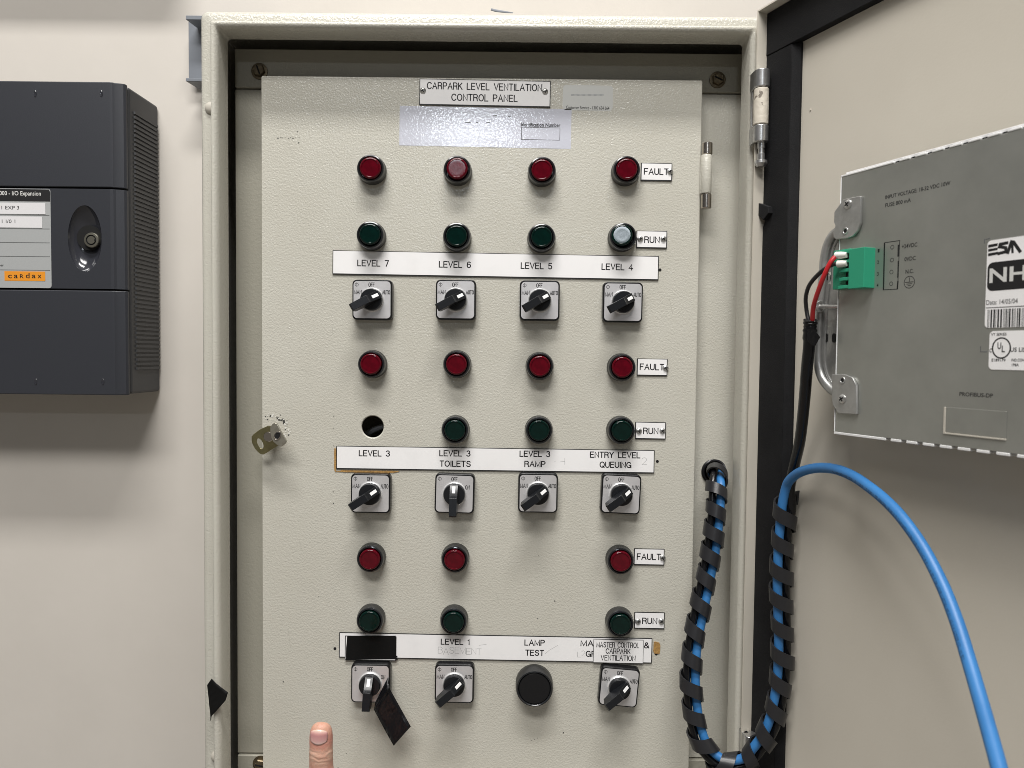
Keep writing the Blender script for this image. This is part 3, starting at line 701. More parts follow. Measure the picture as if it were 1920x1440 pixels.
# glue, screw holes, specks
def blob(px, py, w_, h_, m, name, label, th=.0006, n=14):
    v = P(px, py); mb = MB()
    pts = []
    for k in range(n):
        a = 2 * PI * k / n; q_ = 1 / max(abs(math.cos(a)), abs(math.sin(a))); q_ = 1 + (q_ - 1) * .95
        j = random.uniform(.88, 1.1); pts.append((w_ / 2 * s * math.cos(a) * q_ * j, h_ / 2 * s * math.sin(a) * q_ * j))
    mb.prism(pts, -th, 0)
    o = mb.build(name, m, panel, T(v), smooth=False); o['label'] = label
blob(1231, 1215, 13, 23, M['glue'], 'glue_residue', 'brown glue patch at the right end of the lowest strip')
blob(628.8, 862, 4, 43, M['glue'], 'glue_residue', 'brown glue line at the left end of the middle strip')
blob(690, 884, 120, 4, M['glue'], 'glue_residue', 'thin brown glue line under the middle strip')
for px, py in ((1237.5, 506), (1232.5, 865), (628, 1216), (1230.5, 1226)):
    mb = MB(); mb.lathe([(.0017, 0), (.0017, -.0003), (0, -.0003)], 16); mb.build('screw_hole', M['hole'], panel, T(P(px, py)))
mb = MB()
SP = [(521, 259), (526, 258), (529, 258.5), (536, 258), (541, 259), (545, 258), (549, 259), (554, 257), (561, 258), (558, 247), (560, 268), (626, 780), (626, 803), (626, 836), (625, 922), (625.5, 944), (731, 789),
      (1010, 1042), (1008, 1160), (1056, 1374), (996, 1388), (1002, 1386), (1008, 1384), (531, 1278), (1207, 1072), (650, 1413), (634, 1440), (1245, 1200), (1245, 1207), (1040, 1127), (597, 1119)]
for px, py in SP:
    v = P(px, py); r = random.uniform(.0004, .0009); mb = MB()
    mb.prism([(v.x + r * random.uniform(.6, 1.5) * math.cos(a), v.z + r * random.uniform(.6, 1.3) * math.sin(a)) for a in (0.2, 1.3, 2.4, 3.5, 4.6, 5.6)], -.00012, 0)
    mb.build('paint_speck', M['speck'], panel, I4, smooth=False)
for pts in ([(541, 268), (548, 285), (552, 300)], [(623, 612), (624, 628)], [(1060, 742), (1068, 730), (1071, 722)], [(1302, 905), (1305, 915)], [(560, 1010), (566, 1030)], [(905, 640), (915, 634)], [(1255, 560), (1262, 590)],
            [(560, 690), (590, 700)], [(930, 1110), (936, 1135)], [(1060, 1340), (1085, 1332)], [(820, 1390), (850, 1402)], [(1090, 990), (1102, 1012)], [(540, 1180), (545, 1215)]):
    mb = MB(); mb.stroke([(P(a, b).x, P(a, b).z) for a, b in pts], .0005, 0, .00004); mb.build('scratch', M['scratch'], panel, I4, smooth=False)
# chipped ring behind the latch
mb = MB(); c = P(512, 812); R1 = .0165
for k in range(60):
    a = math.radians(random.uniform(-50, 175)); r = R1 * random.uniform(.80, 1.22); d = random.uniform(.0004, .0014)
    x, z = c.x + r * math.cos(a), c.z + r * math.sin(a) + .004; m_ = 0 if random.random() < .5 else 1
    if x < XL + .003: continue
    y_ = -.0001 - k * 4e-6
    mb.prism([(x + d * random.uniform(.5, 1.4) * math.cos(t), z + d * random.uniform(.5, 1.4) * math.sin(t)) for t in (0, 1.1, 2.2, 3.3, 4.4, 5.4)], y_, 0, m_)
mb.build('chipped_paint', [M['speck'], M['chipwhite']], panel, I4, smooth=False)
# latch
LC = P(512, 822); LC.y = 0
mb = MB()
def rot2(pts, a, cx=0, cz=0):
    c_, s_ = math.cos(math.radians(a)), math.sin(math.radians(a)); return [(cx + x * c_ - z * s_, cz + x * s_ + z * c_) for x, z in pts]
m4 = T(LC)
Lp = lambda x, y, Y: (P(460 + x * .0694, 770 + y * .0694, Y) - LC)
# rear plate with the round eye, folding forward into the front lug
def shell(mb, pts_front, th, m=0):
    n = len(pts_front); off = Vector((0, th, 0)); a = [Vector(p) for p in pts_front]
    mb.add(a + [p + off for p in a], [list(range(n)), list(range(n, 2 * n))[::-1]] + [(i, (i + 1) % n, n + (i + 1) % n, n + i) for i in range(n)], m)
outer = [(165, 700, -.0185), (230, 625, -.0185), (400, 502, -.0165), (600, 412, -.0165), (775, 332, -.0175), (1010, 880, -.0170), (860, 965, -.015), (720, 1040, -.014), (560, 1150, -.014), (480, 1190, -.015), (390, 1165, -.016), (270, 1050, -.017), (170, 860, -.017)]
ce = (395, 890); n = 30
hole = []
for k in range(n):
    a = 2 * PI * k / n; x_, y_ = 75 * math.cos(a), 150 * math.sin(a); cc, ss = math.cos(math.radians(-25)), math.sin(math.radians(-25))
    hole.append((ce[0] + x_ * cc - y_ * ss, ce[1] + x_ * ss + y_ * cc))
# resample outer outline by angle about the eye
def on_outline(ang):
    dx, dy = math.cos(ang), math.sin(ang); best = None
    for i in range(len(outer)):
        (x1, y1, a1), (x2, y2, a2) = outer[i], outer[(i + 1) % len(outer)]
        ex, ey = x2 - x1, y2 - y1; den = dx * ey - dy * ex
        if abs(den) < 1e-9: continue
        t = ((x1 - ce[0]) * ey - (y1 - ce[1]) * ex) / den; u_ = ((x1 - ce[0]) * dy - (y1 - ce[1]) * dx) / den
        if t > 0 and -1e-6 <= u_ <= 1 + 1e-6 and (best is None or t > best[0]): best = (t, a1 + (a2 - a1) * u_)
    return ce[0] + dx * best[0], ce[1] + dy * best[0], best[1]
vo = []; vh = []
for hx, hy in hole:
    x_, y_, Y_ = on_outline(math.atan2(hy - ce[1], hx - ce[0])); vo.append(Vector(Lp(x_, y_, Y_))); vh.append(Vector(Lp(hx, hy, -.0163)))
th = Vector((0, .0022, 0))
vs = vo + vh + [p + th for p in vo] + [p + th for p in vh]
fs = []
for i in range(n):
    j = (i + 1) % n
    fs += [(i, j, n + j, n + i), (2 * n + i, 3 * n + i, 3 * n + j, 2 * n + j), (i, 2 * n + i, 2 * n + j, j), (n + i, n + j, 3 * n + j, 3 * n + i)]
mb.add(vs, fs, 0)
latch = mb.build('latch', M['brass'], panel, m4, bevel=.0004, angle=40)
latch['label'] = 'yellowish metal latch with a round eye at the left edge'
mb = MB()
lug = [(790, 320), (850, 345), (1115, 830), (1090, 880), (1000, 965), (940, 965), (850, 930), (740, 830), (700, 740), (668, 600), (668, 450), (720, 370)]
shell(mb, [Lp(x, y, -.026) for x, y in lug], .003)
mb.build('lug', M['lug'], latch, m4, bevel=.0008)
c_ = Lp(870, 680, -.026)
mb = MB(); mb.lathe([(.0042, -.0002), (.0044, -.0007), (.0034, -.0009), (.0030, -.0004), (0, -.0004)], 24, ms=[0, 0, 0, 1, 1], sx=.85, sz=1.25)
mb.build('lug_socket', [M['nickel'], M['hole']], latch, m4 @ Matrix.Translation(c_) @ Matrix.Rotation(math.radians(28), 4, 'Y'))
mb = MB(); mb.lathe([(.0052, -.0032), (.0058, -.0024), (.0058, .004), (.0058, .0215)], 20)
mb.build('latch_spindle', M['nickel'], latch, m4 @ Matrix.Translation((Lp(640, 700, -.022).x, 0, Lp(640, 700, -.022).z)) @ Matrix.Translation((0, -.022 + .0, 0)))
# inner hinge
hx = P(1324, 330, -.004); zz = lambda y: P(1324, y, -.004).z
mb = MB(); mb.lathe_z([(.0058, zz(291)), (.0062, zz(292.5)), (.0062, zz(362)), (.0058, zz(363.5))], 24, (hx.x, hx.y)); mb.box(hx.x - .0066, hx.x, hx.y, hx.y + .003, zz(363), zz(292))
h = mb.build('hinge', M['coat'], panel, I4, bevel=.0004); h['label'] = 'painted barrel hinge with bright pin ends at the right edge'
for a, b in ((268, 290.5), (364.5, 391)):
    mb = MB(); mb.lathe_z([(.0054, zz(a)), (.0060, zz(a + 1.2)), (.0060, zz(b - 1.2)), (.0054, zz(b))], 24, (hx.x + .0006, hx.y)); mb.build('hinge_pin', M['nickel'], h, I4)

# ------------------------------------------------------------------ loose tape
def strip_mesh(name, rows, m, label, th=.0003, wob=.0011):
    mb = MB(); n = len(rows[0])
    fine = []
    for r in rows:
        a, b = P(*r[0]), P(*r[1]); fine.append([a.lerp(b, t / 6) for t in range(7)])
    out = []
    for i in range(len(fine) - 1):
        for k in range(6):
            t = k / 6; out.append([fine[i][j].lerp(fine[i + 1][j], t) + Vector((0, random.uniform(-wob, wob) if 0 < j < 6 else 0, 0)) for j in range(7)])
    out.append(fine[-1])
    vs = [p for r in out for p in r]; nr = len(out)
    mb.add(vs, [(i * 7 + j, i * 7 + j + 1, (i + 1) * 7 + j + 1, (i + 1) * 7 + j) for i in range(nr - 1) for j in range(6)])
    o = mb.build(name, m, None, I4, angle=40); tag(o, label, 'tape')
    sm = o.modifiers.new('thickness', 'SOLIDIFY'); sm.thickness = th; sm.offset = 0
    return o
bz = lambda x, y, Y: (560 + x * .3056, 1000 + y * .3056, Y)
strip_mesh('tape_strip', [(bz(548, 884, -.0118), bz(524, 930, -.0118)), (bz(553, 925, -.016), bz(470, 1038, -.018)), (bz(556, 945, -.0225), bz(462, 1082, -.023)),
                          (bz(566, 966, -.0205), bz(480, 1116, -.024)), (bz(628, 1078, -.0225), bz(530, 1210, -.0255)), (bz(688, 1185, -.0285), bz(583, 1303, -.031))],
           M['tape'], 'shiny black tape strip dangling folded from the lower left switch')
tz = lambda x, y, Y: (340 + x * .1875, 1200 + y * .1875, Y)
strip_mesh('tape_scrap', [(tz(303, 386, -.0450), tz(258, 450, -.0440)), (tz(350, 435, -.0462), tz(266, 520, -.0435)), (tz(405, 478, -.0475), tz(274, 590, -.0435)), (tz(467, 525, -.0485), tz(280, 660, -.0440)),
                          (tz(442, 605, -.0485), tz(287, 715, -.0445)), (tz(352, 708, -.0462), tz(290, 750, -.0448)), (tz(304, 757, -.0452), tz(291, 775, -.0450)), (tz(296, 806, -.0452), tz(292, 806, -.0451))],
           M['tape_dull'], 'crumpled black tape scrap stuck on the left lip of the cabinet', wob=.0003)
mb = MB(); Yt = -.0031
pts = [(651, 1192.5), (742, 1192), (742.5, 1226), (741, 1228), (745.5, 1231), (743.5, 1233), (746, 1237.5), (739, 1236), (648.5, 1236.8), (649, 1215)]
mb.prism([(P(x, y, Yt).x, P(x, y, Yt).z) for x, y in pts], Yt, Yt + .0002)
tag(mb.build('tape_patch', M['tape_dull'], None, I4, smooth=False), 'flat black tape patch covering the left end of the lowest label strip', 'tape')
# sliver on top of the cabinet
v = P(921, 17, -.015)
mb = MB(); mb.tube([P(921, 17.6, -.010), P(930, 20, -.012), P(948, 22.5, -.013), P(962, 24, -.013)], [.0014, .0016, .0012, .0006], 8, flat=.5)
tag(mb.build('tape_end', M['grey'], None, I4), 'thin dark sliver poking up from the top edge of the cabinet', 'tape end')

# ------------------------------------------------------------------ grey channel behind the cabinet
mb = MB(); CY = .165
a = P(353, 40, CY + .018); b = P(353, 147, CY + .018)
mb.box(a.x, a.x + .12, CY + .018, CY + .024, b.z, a.z)
for (y0, y1) in ((28.5, 41), (146, 156.5)):
    t0 = P(348, y0, CY - .01); t1 = P(348, y1, CY - .01)
    mb.prism_z([(t0.x, CY - .01), (t0.x + .12, CY - .01), (t0.x + .12, CY + .026), (t0.x + .006, CY + .026)], t1.z + .003, t0.z)
mb.box(a.x + .001, a.x + .12, CY + .023, WY + .001, b.z + .004, a.z - .004)
tag(mb.build('mounting_channel', M['grey'], None, I4, bevel=.0008), 'grey metal channel end sticking out behind the top left corner of the cabinet', 'channel')

# ------------------------------------------------------------------ charcoal wall box
FX = .108                                             # y of its face
def wall_box(dz, label, full=True):
    zT, zB = P(120, 152.5, FX).z + dz, P(120, 740, FX).z + dz
    z1, z2 = P(120, 352, FX).z + dz, P(120, 542.5, FX).z + dz
    XS = -.5085; XF = P(213, 450, FX).x; XLf = -1.06
    root = empty('expansion_box', T((-.78, WY, zB)), label, 'electronics box')
    mb = MB(); mb.prism_z([(XLf, WY - .0005), (XLf, .1215), (XS, .1215), (XS + .002, WY - .0005)], zB + .001, zT - .001)
    mb.build('case', M['box_side'], root, I4, bevel=.004, seg=3)
    g = .0011
    prof = [(XLf, .1200), (XLf, FX), (XF - .004, FX), (XF, FX + .0006), (XF + .0025, FX + .0024), (XS - .003, .1135), (XS - .0008, .1160), (XS - .0006, .1200)]
    for nm, za, zb in (('upper_cover', z1 + g, zT), ('lower_cover', zB, z2 - g)):
        mb = MB(); mb.prism_z(prof, za, zb); o = mb.build(nm, M['box'], root, I4, bevel=.0014, seg=3, angle=25)
        if full:
            for px in (66, 190) if nm == 'upper_cover' else (67, 193):
                py = 176 if nm == 'upper_cover' else 716
                v = P(px, py, FX); mb = MB(); mb.lathe([(.0022, -.0002), (.0018, -.0006), (.001, -.0003), (0, -.0002)], 14, sz=2.0, sx=.9)
                mb.build('cover_clip', M['box_gloss'], o, T(v))
    mb = MB()
    if full:
        e = P(159, 447, FX); rx, rz = .0222, .0430
        za, zb = z2 + g, z1 - g
        face_with_hole(mb, XLf, XF - .004, za, zb, e.x, e.z, rx, rz, FX, depth=.0004)
        pr = prof[2:]
        for i in range(len(pr) - 1):
            (xa, ya), (xb, yb) = pr[i], pr[i + 1]
            mb.add([(xa, ya, za), (xb, yb, za), (xb, yb, zb), (xa, ya, zb)], [(0, 1, 2, 3)])
        for z_ in (za, zb):
            mb.add([(x, y, z_) for x, y in prof], [list(range(len(prof)))])
        mid = mb.build('lock_cover', M['box'], root, I4, smooth=False)
        mb = MB(); mb.lathe([(1, FX + .0002), (.985, FX + .001), (.9, FX + .0045), (.75, FX + .0078), (.5, FX + .0108), (.25, FX + .0120), (0, FX + .0122)], 48, (e.x, e.z), sx=rx, sz=rz, close=False)
        mb.build('lock_recess', M['box_gloss'], mid, I4, angle=60)
        l = P(171, 450, FX + .003); mb = MB()
        mb.lathe([(.0098, FX + .0128), (.0098, FX + .0035), (.0092, FX + .0028), (.0068, FX + .0026), (.0066, FX + .0036), (.0052, FX + .0036), (.0050, FX + .0026), (0, FX + .0026)], 36, ms=[0, 0, 0, 1, 1, 0, 0])
        mb.box(.0040, .0068, FX + .0022, FX + .0034, -.0008, .0008, 1)
        mb.build('lock_cylinder', [M['lock'], M['hole']], mid, T((l.x, 0, l.z)))
        mb = MB(); mb.lathe([(.0165, FX + .0072), (.0160, FX + .0125), (0, FX + .0125)], 36, ((l.x + e.x) / 2 - .0015, l.z + .0035)); mb.build('lock_hole', M['hole'], mid, I4)  # dark hole round the lock cylinder
        # label
        s1 = (D + FX) / F
        mb = MB(); lx1 = P(96, 450, FX).x; lz0, lz1 = P(90, 542, FX).z + .0012, P(90, 352.5, FX).z - .0012
        mb.prism(rrect(.30, lz1 - lz0, .0035, 5, lx1 - .15, (lz0 + lz1) / 2), FX - .0005, FX - .00005)
        lab = mb.build('label_sheet', M['label_grey'], mid, I4, smooth=False)
        mb = MB(); hz = P(50, 377.5, FX).z
        mb.prism([(lx1 - .30, hz), (lx1 - .0003, hz), (lx1 - .0003, lz1 - .004), (lx1 - .002, lz1 - .0008), (lx1 - .30, lz1 - .0008)], FX - .0007, FX - .0005, 0)
        for yy in (403.5, 429, 455, 481, 506.5):
            z_ = P(50, yy, FX).z; mb.box(lx1 - .30, lx1 - .0016, FX - .0006, FX - .0005, z_ - .0004, z_ + .0004, 1)
        p = P(38.5, 362.5, FX); printed(mb, '000 - I/O Expansion', p.x, p.z, 7.8 * s1, 77 * s1, .012, FX - .0008, 2)
        a, b = P(9, 508.5, FX), P(85.5, 527, FX); mb.box(a.x, b.x, FX - .0008, FX - .0005, b.z, a.z, 3)
        for i, ch_ in enumerate('caRdax'):
            hh_ = {'R': 7.2, 'd': 9.6}.get(ch_, 9.4); p = P(19.5 + i * 11.1, 521.6, FX); printed(mb, ch_, p.x, p.z + hh_ * s1 / 2, hh_ * s1, 7.0 * s1, .012, FX - .0009, 0)
        p = P(3, 497, FX); printed(mb, 'ber', p.x, p.z, 4.5 * s1, 9 * s1, 0, FX - .0008, 0)
        lab2 = mb.build('label_print', [M['ink'], M['line'], M['ink_white'], M['orange']], mid, I4, smooth=False)
        for (y0, y1, x1, t, tx, tw) in ((379, 402, 86, 'C 1 EXP 3', 14, 45), (404.5, 427.5, 80, 'C 1 I/0 1', 10.5, 38)):
            a, b = P(-110, y0, FX), P(x1, y1, FX); mb = MB(); mb.box(a.x, b.x, FX - .0010, FX - .0006, b.z, a.z)
            p = P(tx, (y0 + y1) / 2 - 1, FX); printed(mb, t, p.x, p.z, 6.6 * s1, tw * s1, .0, FX - .0011, 1)
            mb.build('paper_strip', [M['paper'], M['ink']], mid, I4, smooth=False)
        # louvres on the side
        mb = MB(); a = P(255, 224, .134); ya, yb = .1325, .1955; za, zb = P(296, 248, .19).z + .012, P(296, 688, .19).z - .004
        nS = 58
        for k in range(nS):
            z_ = za + (zb - za) * (k + .5) / nS; d = (za - zb) / nS
            mb.prism_z([(XS - .001, ya), (XS + .0024, ya + .001), (XS + .0036, yb), (XS - .001, yb)], z_ - d * .28, z_ + d * .28)
        mb.build('vent_grille', M['box_side'], root, I4, smooth=False)
    else:
        mb.prism_z(prof, z2 + g, z1 - g); mb.build('lock_cover', M['box'], root, I4, bevel=.0014)
    return root
wall_box(0, 'charcoal plastic electronics box with a grey label and a round lock on the left wall')

# ------------------------------------------------------------------ operator terminal on the outer door
HO = .050
hm = dm(HO); hinv = hm.inverted()
def H(px, py, y=0):                                   # picture point on the terminal's plane (y metres behind its face) in its own axes
    return hinv @ PL(px, py, B0 + NN * (HO - y), NN)
term = empty('operator_terminal', dm(0, H(1572, 560).x, H(1570, 805).z), 'grey metal back of an operator terminal mounted on the open cabinet door', 'operator terminal')
tl, bl = H(1578, 328), H(1566, 805); x0 = (tl.x + bl.x) / 2; zt_, zb_ = H(1750, 286).z, H(1750, 832).z
x1 = x0 + .300
mb = MB(); mb.box(x0 + .012, x1 - .012, .004, HO - .0095, zb_ + .010, zt_ - .010); mb.box(x0 - .004, x1 + .004, HO - .0095, HO - .0005, zb_ - .004, zt_ + .004, 1)
mb.build('housing', [M['galv'], M['black_body']], term, hm, bevel=.001)
mb = MB(); 
mb.box(x0, x1, 0, .0012, zb_, zt_)
back = mb.build('back_plate', M['galv'], term, hm, bevel=.0004)
mb = MB()
mb.box(x0 - .0010, x0 - .0001, -.0004, .010, zb_, zt_)
for zc, sg in ((zt_, 1), (zb_, -1)):
    z_a, z_b = (zc + .0001, zc + .0017) if sg > 0 else (zc - .0023, zc - .0001)
    mb.box(x0 - .001, x0 + .054, -.0004, .010, z_a, z_b)
    x_ = x0 + .059
    while x_ < x1 - .01:
        mb.box(x_, x_ + .0098, -.0004, .010, z_a, z_b)
        if sg > 0: mb.box(x_ - .0049, x_ - .0001, .0012, .010, z_a, z_b - .0002, 1)
        x_ += .0148
    if sg > 0: mb.box(x0 + .001, x1, .0035, .0105, z_b + .0001, z_b + .0026)
mb.build('vent_edge', [M['alu'], M['hole']], term, hm, bevel=.0005)
# printing on the sheet
mb = MB(); yy = -.00008
def hprint(text, xa, ya, xb, yb, hpx, bold=.012, m=0, y=yy, mbx=None):
    a, b = H(xa, ya), H(xb, yb); c = (a + b) / 2; hh = H((xa + xb) / 2, (ya + yb) / 2 - hpx / 2).z - H((xa + xb) / 2, (ya + yb) / 2 + hpx / 2).z
    printed(mbx or mb, text, c.x, c.z, hh, abs(b.x - a.x), bold, y, m)
hprint('INPUT VOLTAGE: 18-32 VDC 10W', 1660, 368, 1782, 345, 7.2); hprint('FUSE 800 mA', 1660, 384, 1708, 376, 7.2)
for t, xa, ya, xb, yb in (('+24VDC', 1691, 462, 1720, 458.5), ('0VDC', 1696, 486, 1717, 483.5), ('N.C.', 1698, 509, 1713, 508), ('PROFIBUS-DP', 1799, 739, 1862, 741.5)): hprint(t, xa, ya, xb, yb, 7.4)
for t, xa, ya in (('1', 1647.5, 470), ('2', 1646.5, 491.5), ('3', 1646, 513.5), ('4', 1645.5, 535)): hprint(t, xa - 1.6, ya, xa + 1.6, ya, 6.6)
def hline(pts, wd, m=0, mbx=None, y=0): (mbx or mb).stroke([(H(a, b).x, H(a, b).z) for a, b in pts], wd, y, .00008, m)
hline([(1659, 455), (1687, 451), (1683, 542), (1656, 543.5), (1659, 455)], .0007); hline([(1658.5, 456), (1656.5, 543)], .0014)
hline([(1684.5, 460), (1684, 480)], .0014); hline([(1684.5, 490), (1683.5, 520)], .0014); hline([(1683.5, 528), (1682.5, 541)], .0014)
for px, py in ((1673, 463.5), (1672.5, 487.5), (1671.5, 510), (1671, 532)):
    c = H(px, py); mb.stroke([(c.x + .0016 * math.cos(t * PI / 6), c.z + .0016 * math.sin(t * PI / 6)) for t in range(13)], .0005, 0, .00008)
c = H(1705, 529); mb.stroke([(c.x + .0048 * math.cos(t * PI / 12), c.z + .0048 * math.sin(t * PI / 12)) for t in range(25)], .0006, 0, .00008)
mb.stroke([(c.x, c.z + .0036), (c.x, c.z)], .0006, 0, .00008)
for k, wv in enumerate((.0036, .0024, .0012)): mb.stroke([(c.x - wv, c.z - .0014 * k), (c.x + wv, c.z - .0014 * k)], .0006, 0, .00008)
mb.build('back_plate_print', M['ink'], back, hm, smooth=False)
# rating labels
Lx0 = (H(1848, 540).x + H(1846, 660).x) / 2; lt, lb = H(1850, 452).z, H(1850, 615).z
mb = MB(); Wd = .105
mb.prism(rrect(Wd, lt - lb, .003, 5, Lx0 + Wd / 2, (lt + lb) / 2), -.0003, 0, 0)
y1_ = -.0004
# three-stroke lettering of the first mark
def hp_poly(pts, m, y=y1_): mb.prism([(H(a, b).x, H(a, b).z) for a, b in pts], y, y + .00006, m)
for a, b in ((457.0, 462.5), (465.0, 470.0), (473.0, 478.5)):
    hp_poly([(1853.5, a + 2.2), (1872, a - 1.0), (1871, b - 1.5), (1853.5, b + 2)], 1)
hline([(1889, 455.5), (1876, 458), (1874.5, 463), (1886, 464.5), (1887, 472), (1873, 475.5)], .0024, 1, y=-.0003)
hline([(1890, 474), (1897, 453.5), (1901, 454), (1913, 471.5)], .0024, 1, y=-.0003); hline([(1898.5, 459), (1899, 473)], .0018, 1, y=-.0003)
a, b = H(1853, 492), H(1853, 544); mb.prism(rrect(.089, (H(1880, 490).z - H(1880, 544).z), .004, 5, a.x + .0445, (H(1880, 490).z + H(1880, 544).z) / 2), y1_, -.0003, 1)
na, nb = H(1856, 516), H(1922, 513.5)
hh = H(1885, 500).z - H(1885, 528).z
printed(mb, 'NHP', na.x + .0185, (H(1885, 500.5).z + H(1885, 528).z) / 2, hh * .95, .037, .022, -.00047, 2)
hprint('Data: 14/05/04', 1850, 567, 1909, 564, 9, .0, 1, -.00042)
hline([(1850, 577.5), (1938, 573)], .0006, 1, y=-.0003)
x_ = H(1852, 600).x; zb_a, zb_b = H(1870, 580).z, H(1870, 614).z
while x_ < Lx0 + Wd - .008:
    wv = random.choice((.0004, .0004, .0008, .0012)); mb.box(x_, x_ + wv, -.00036, -.0003, zb_b, zb_a, 1); x_ += wv + random.choice((.0005, .0005, .0009))
l1 = mb.build('rating_label', [M['white'], M['ink'], M['ink_white']], term, hm, smooth=False); l1['label'] = 'white label with a large black NHP badge and barcode'
mb = MB(); Lx1 = H(1855, 655).x; lt, lb = H(1860, 621).z, H(1860, 693).z
mb.prism(rrect(Wd * .9, lt - lb, .003, 5, Lx1 + Wd * .45, (lt + lb) / 2), -.0003, 0, 0)
hprint('VT SERIES', 1859, 627.5, 1888, 626, 5, .01, 1, -.00042)
c = H(1878, 652.5); mb.stroke([(c.x + .0064 * math.cos(t * PI / 16), c.z + .0072 * math.sin(t * PI / 16)) for t in range(33)], .0011, -.0003, .0001, 1)
hprint('U', 1871, 648, 1878, 648, 12, .02, 1, -.00042); hprint('L', 1879, 654, 1885, 654, 12, .02, 1, -.00042)
hprint('C', 1856, 657, 1860.5, 657, 7, .02, 1, -.00042); hprint('US LISTED', 1895, 656, 1945, 654.5, 8, .015, 1, -.00042)
hprint('E189179', 1860, 675, 1886, 675, 5.2, .012, 1, -.00042); hprint('IND.CONT.EQ', 1897, 675, 1935, 675, 5.2, .012, 1, -.00042); hprint('1P8A', 1898, 684, 1911, 684, 5.2, .012, 1, -.00042)
l2 = mb.build('rating_label', [M['white'], M['ink']], term, hm, smooth=False); l2['label'] = 'smaller white label with a ringed UL mark'
mb = MB()                                             # fitting marks, blanked slot
hline([(1846, 456), (1846, 449), (1856, 447)], .0008, 0); hline([(1838.5, 650), (1838.5, 659.5), (1850, 659.5)], .0008, 0)
mb.build('corner_mark', M['line'], back, hm, smooth=False)
mb = MB(); pts = [H(1770, 761), H(1890, 770), H(1888, 826), H(1770, 812)]
zc1, zc2 = pts[0].z - .0008, pts[3].z - .0005; xa, xb = H(1770, 790).x, H(1888, 795).x
mb.box(xa, xa + .0016, -.0009, 0, zc2, zc1); mb.box(xa + .0016, xb, -.0009, 0, zc2, zc2 + .0012); mb.box(xa + .0018, xb, -.0004, 0, zc2 + .0014, zc1, 1)
mb.build('slot_cover', [M['plug'], M['galv']], term, hm, bevel=.0003)
# cast bracket on the side
def hpoly(mb, pts, ya, yb, m=0):
    mb.prism([((p := H(a, b, ya)).x, p.z) for a, b in pts], ya, yb, m)
br = [(1570, 432), (1556, 442), (1546, 460), (1540, 485), (1536, 530), (1531, 580), (1528, 640), (1528, 680), (1534, 705), (1545, 722), (1560, 735), (1572, 735), (1572, 432)]
mb = MB(); hpoly(mb, br, .010, .016)
out = smooth_path([Vector((H(a, b, .009).x, .009, H(a, b, .009).z)) for a, b in br[:-1]], 5)
mb.tube([p + Vector((.0042, 0, 0)) for p in out], .0044, 12)
inn = smooth_path([Vector((H(a + 13, b, .009).x + .003, .0095, H(a + 13, b, .009).z)) for a, b in br[1:-2]], 5)
mb.tube(inn, .0012, 8)
for px in (1547.5, 1563):
    a, b = H(px, 625, .009), H(px, 642, .009); mb.prism(rrect(.0045, a.z - b.z, .0021, 5, a.x, (a.z + b.z) / 2), .0094, .0102, 1)
a, b = H(1553.5, 507, .009), H(1553.5, 526, .009); mb.prism(rrect(.0045, a.z - b.z, .002, 5, a.x, (a.z + b.z) / 2), .0094, .0102, 1)
brk = mb.build('mounting_bracket', [M['cast'], M['hole']], term, hm, angle=40)
def tab(pts, scr, hol):
    mb = MB(); hpoly(mb, pts, -.0030, -.0002)
    t_ = mb.build('bracket_lug', M['cast'], brk, hm, bevel=.0007)
    mb = MB(); p = H(scr[0], scr[1], -.003); screw_mb(mb, 0, 0, 0, 35, .0042)
    mb.build('screw', [M['chrome'], M['hole']], brk, hm @ Matrix.Translation((p.x, -.003, p.z)))
    mb = MB(); p = H(hol[0], hol[1], -.003); mb.lathe([(.0032, -.0030), (.0029, -.0036), (.0020, -.0034), (.0018, -.0031), (0, -.0031)], 20, (p.x, p.z), ms=[0, 0, 0, 1, 1]); mb.build('lug_hole', [M['cast'], M['hole']], brk, hm)
tab([(1581, 373.5), (1611, 367.5), (1614, 368), (1613.5, 416), (1608, 432), (1599, 443), (1587, 447), (1567, 449), (1562, 444), (1562, 436), (1566, 423), (1563, 417), (1564, 397)], (1590, 383), (1585, 433))
tab([(1559, 702), (1582.5, 701.5), (1598, 708), (1605, 722), (1606, 777), (1571, 775), (1561, 759), (1558.5, 745), (1560, 734)], (1579.5, 748), (1579.5, 713))
mb = MB(); a, b = H(1537, 575, .002), H(1569, 576, .002)
sa = Vector((a.x, .002, a.z)); sb = Vector((b.x + .002, .004, b.z)); mb.tube([sa, sb], .0022, 14); mb.tube([sa - Vector((.0035, 0, 0)), sa - Vector((.002, 0, 0)), sa, sa + Vector((.0006, 0, 0))], [.0026, .0046, .0055, .0052], 18)
mb.build('clamp_screw', M['chrome'], brk, hm)
# plug-in terminal block
mb = MB()
def hbox(xa, ya, xb, yb, f, bk, m=0):
    a, b = H(xa, ya, f), H(xb, yb, f); mb.box(a.x, b.x, f, bk, b.z, a.z, m)
hbox(1592, 467.5, 1619, 539, -.0125, .004); hbox(1563, 470.5, 1592.3, 540, -.0075, .004)
for ya, yb in ((489.0, 491.5), (505, 509), (521, 525)): hbox(1573, ya, 1592.2, yb, -.0115, -.0070)
hbox(1571, 470.6, 1592.2, 474, -.0115, -.0070); hbox(1571, 536, 1592.2, 540, -.0115, -.0070)
for ya, yb in ((476, 487), (493, 503), (510.5, 519.5), (527, 535)): hbox(1585.5, ya, 1591.9, yb, -.0088, -.0074, 1)
hbox(1619.2, 468, 1623, 540, -.0010, .003, 1)
conn = mb.build('terminal_block', [M['conn'], M['hole']], term, hm, bevel=.0004); conn['label'] = 'green plug-in terminal block with red and black wires'
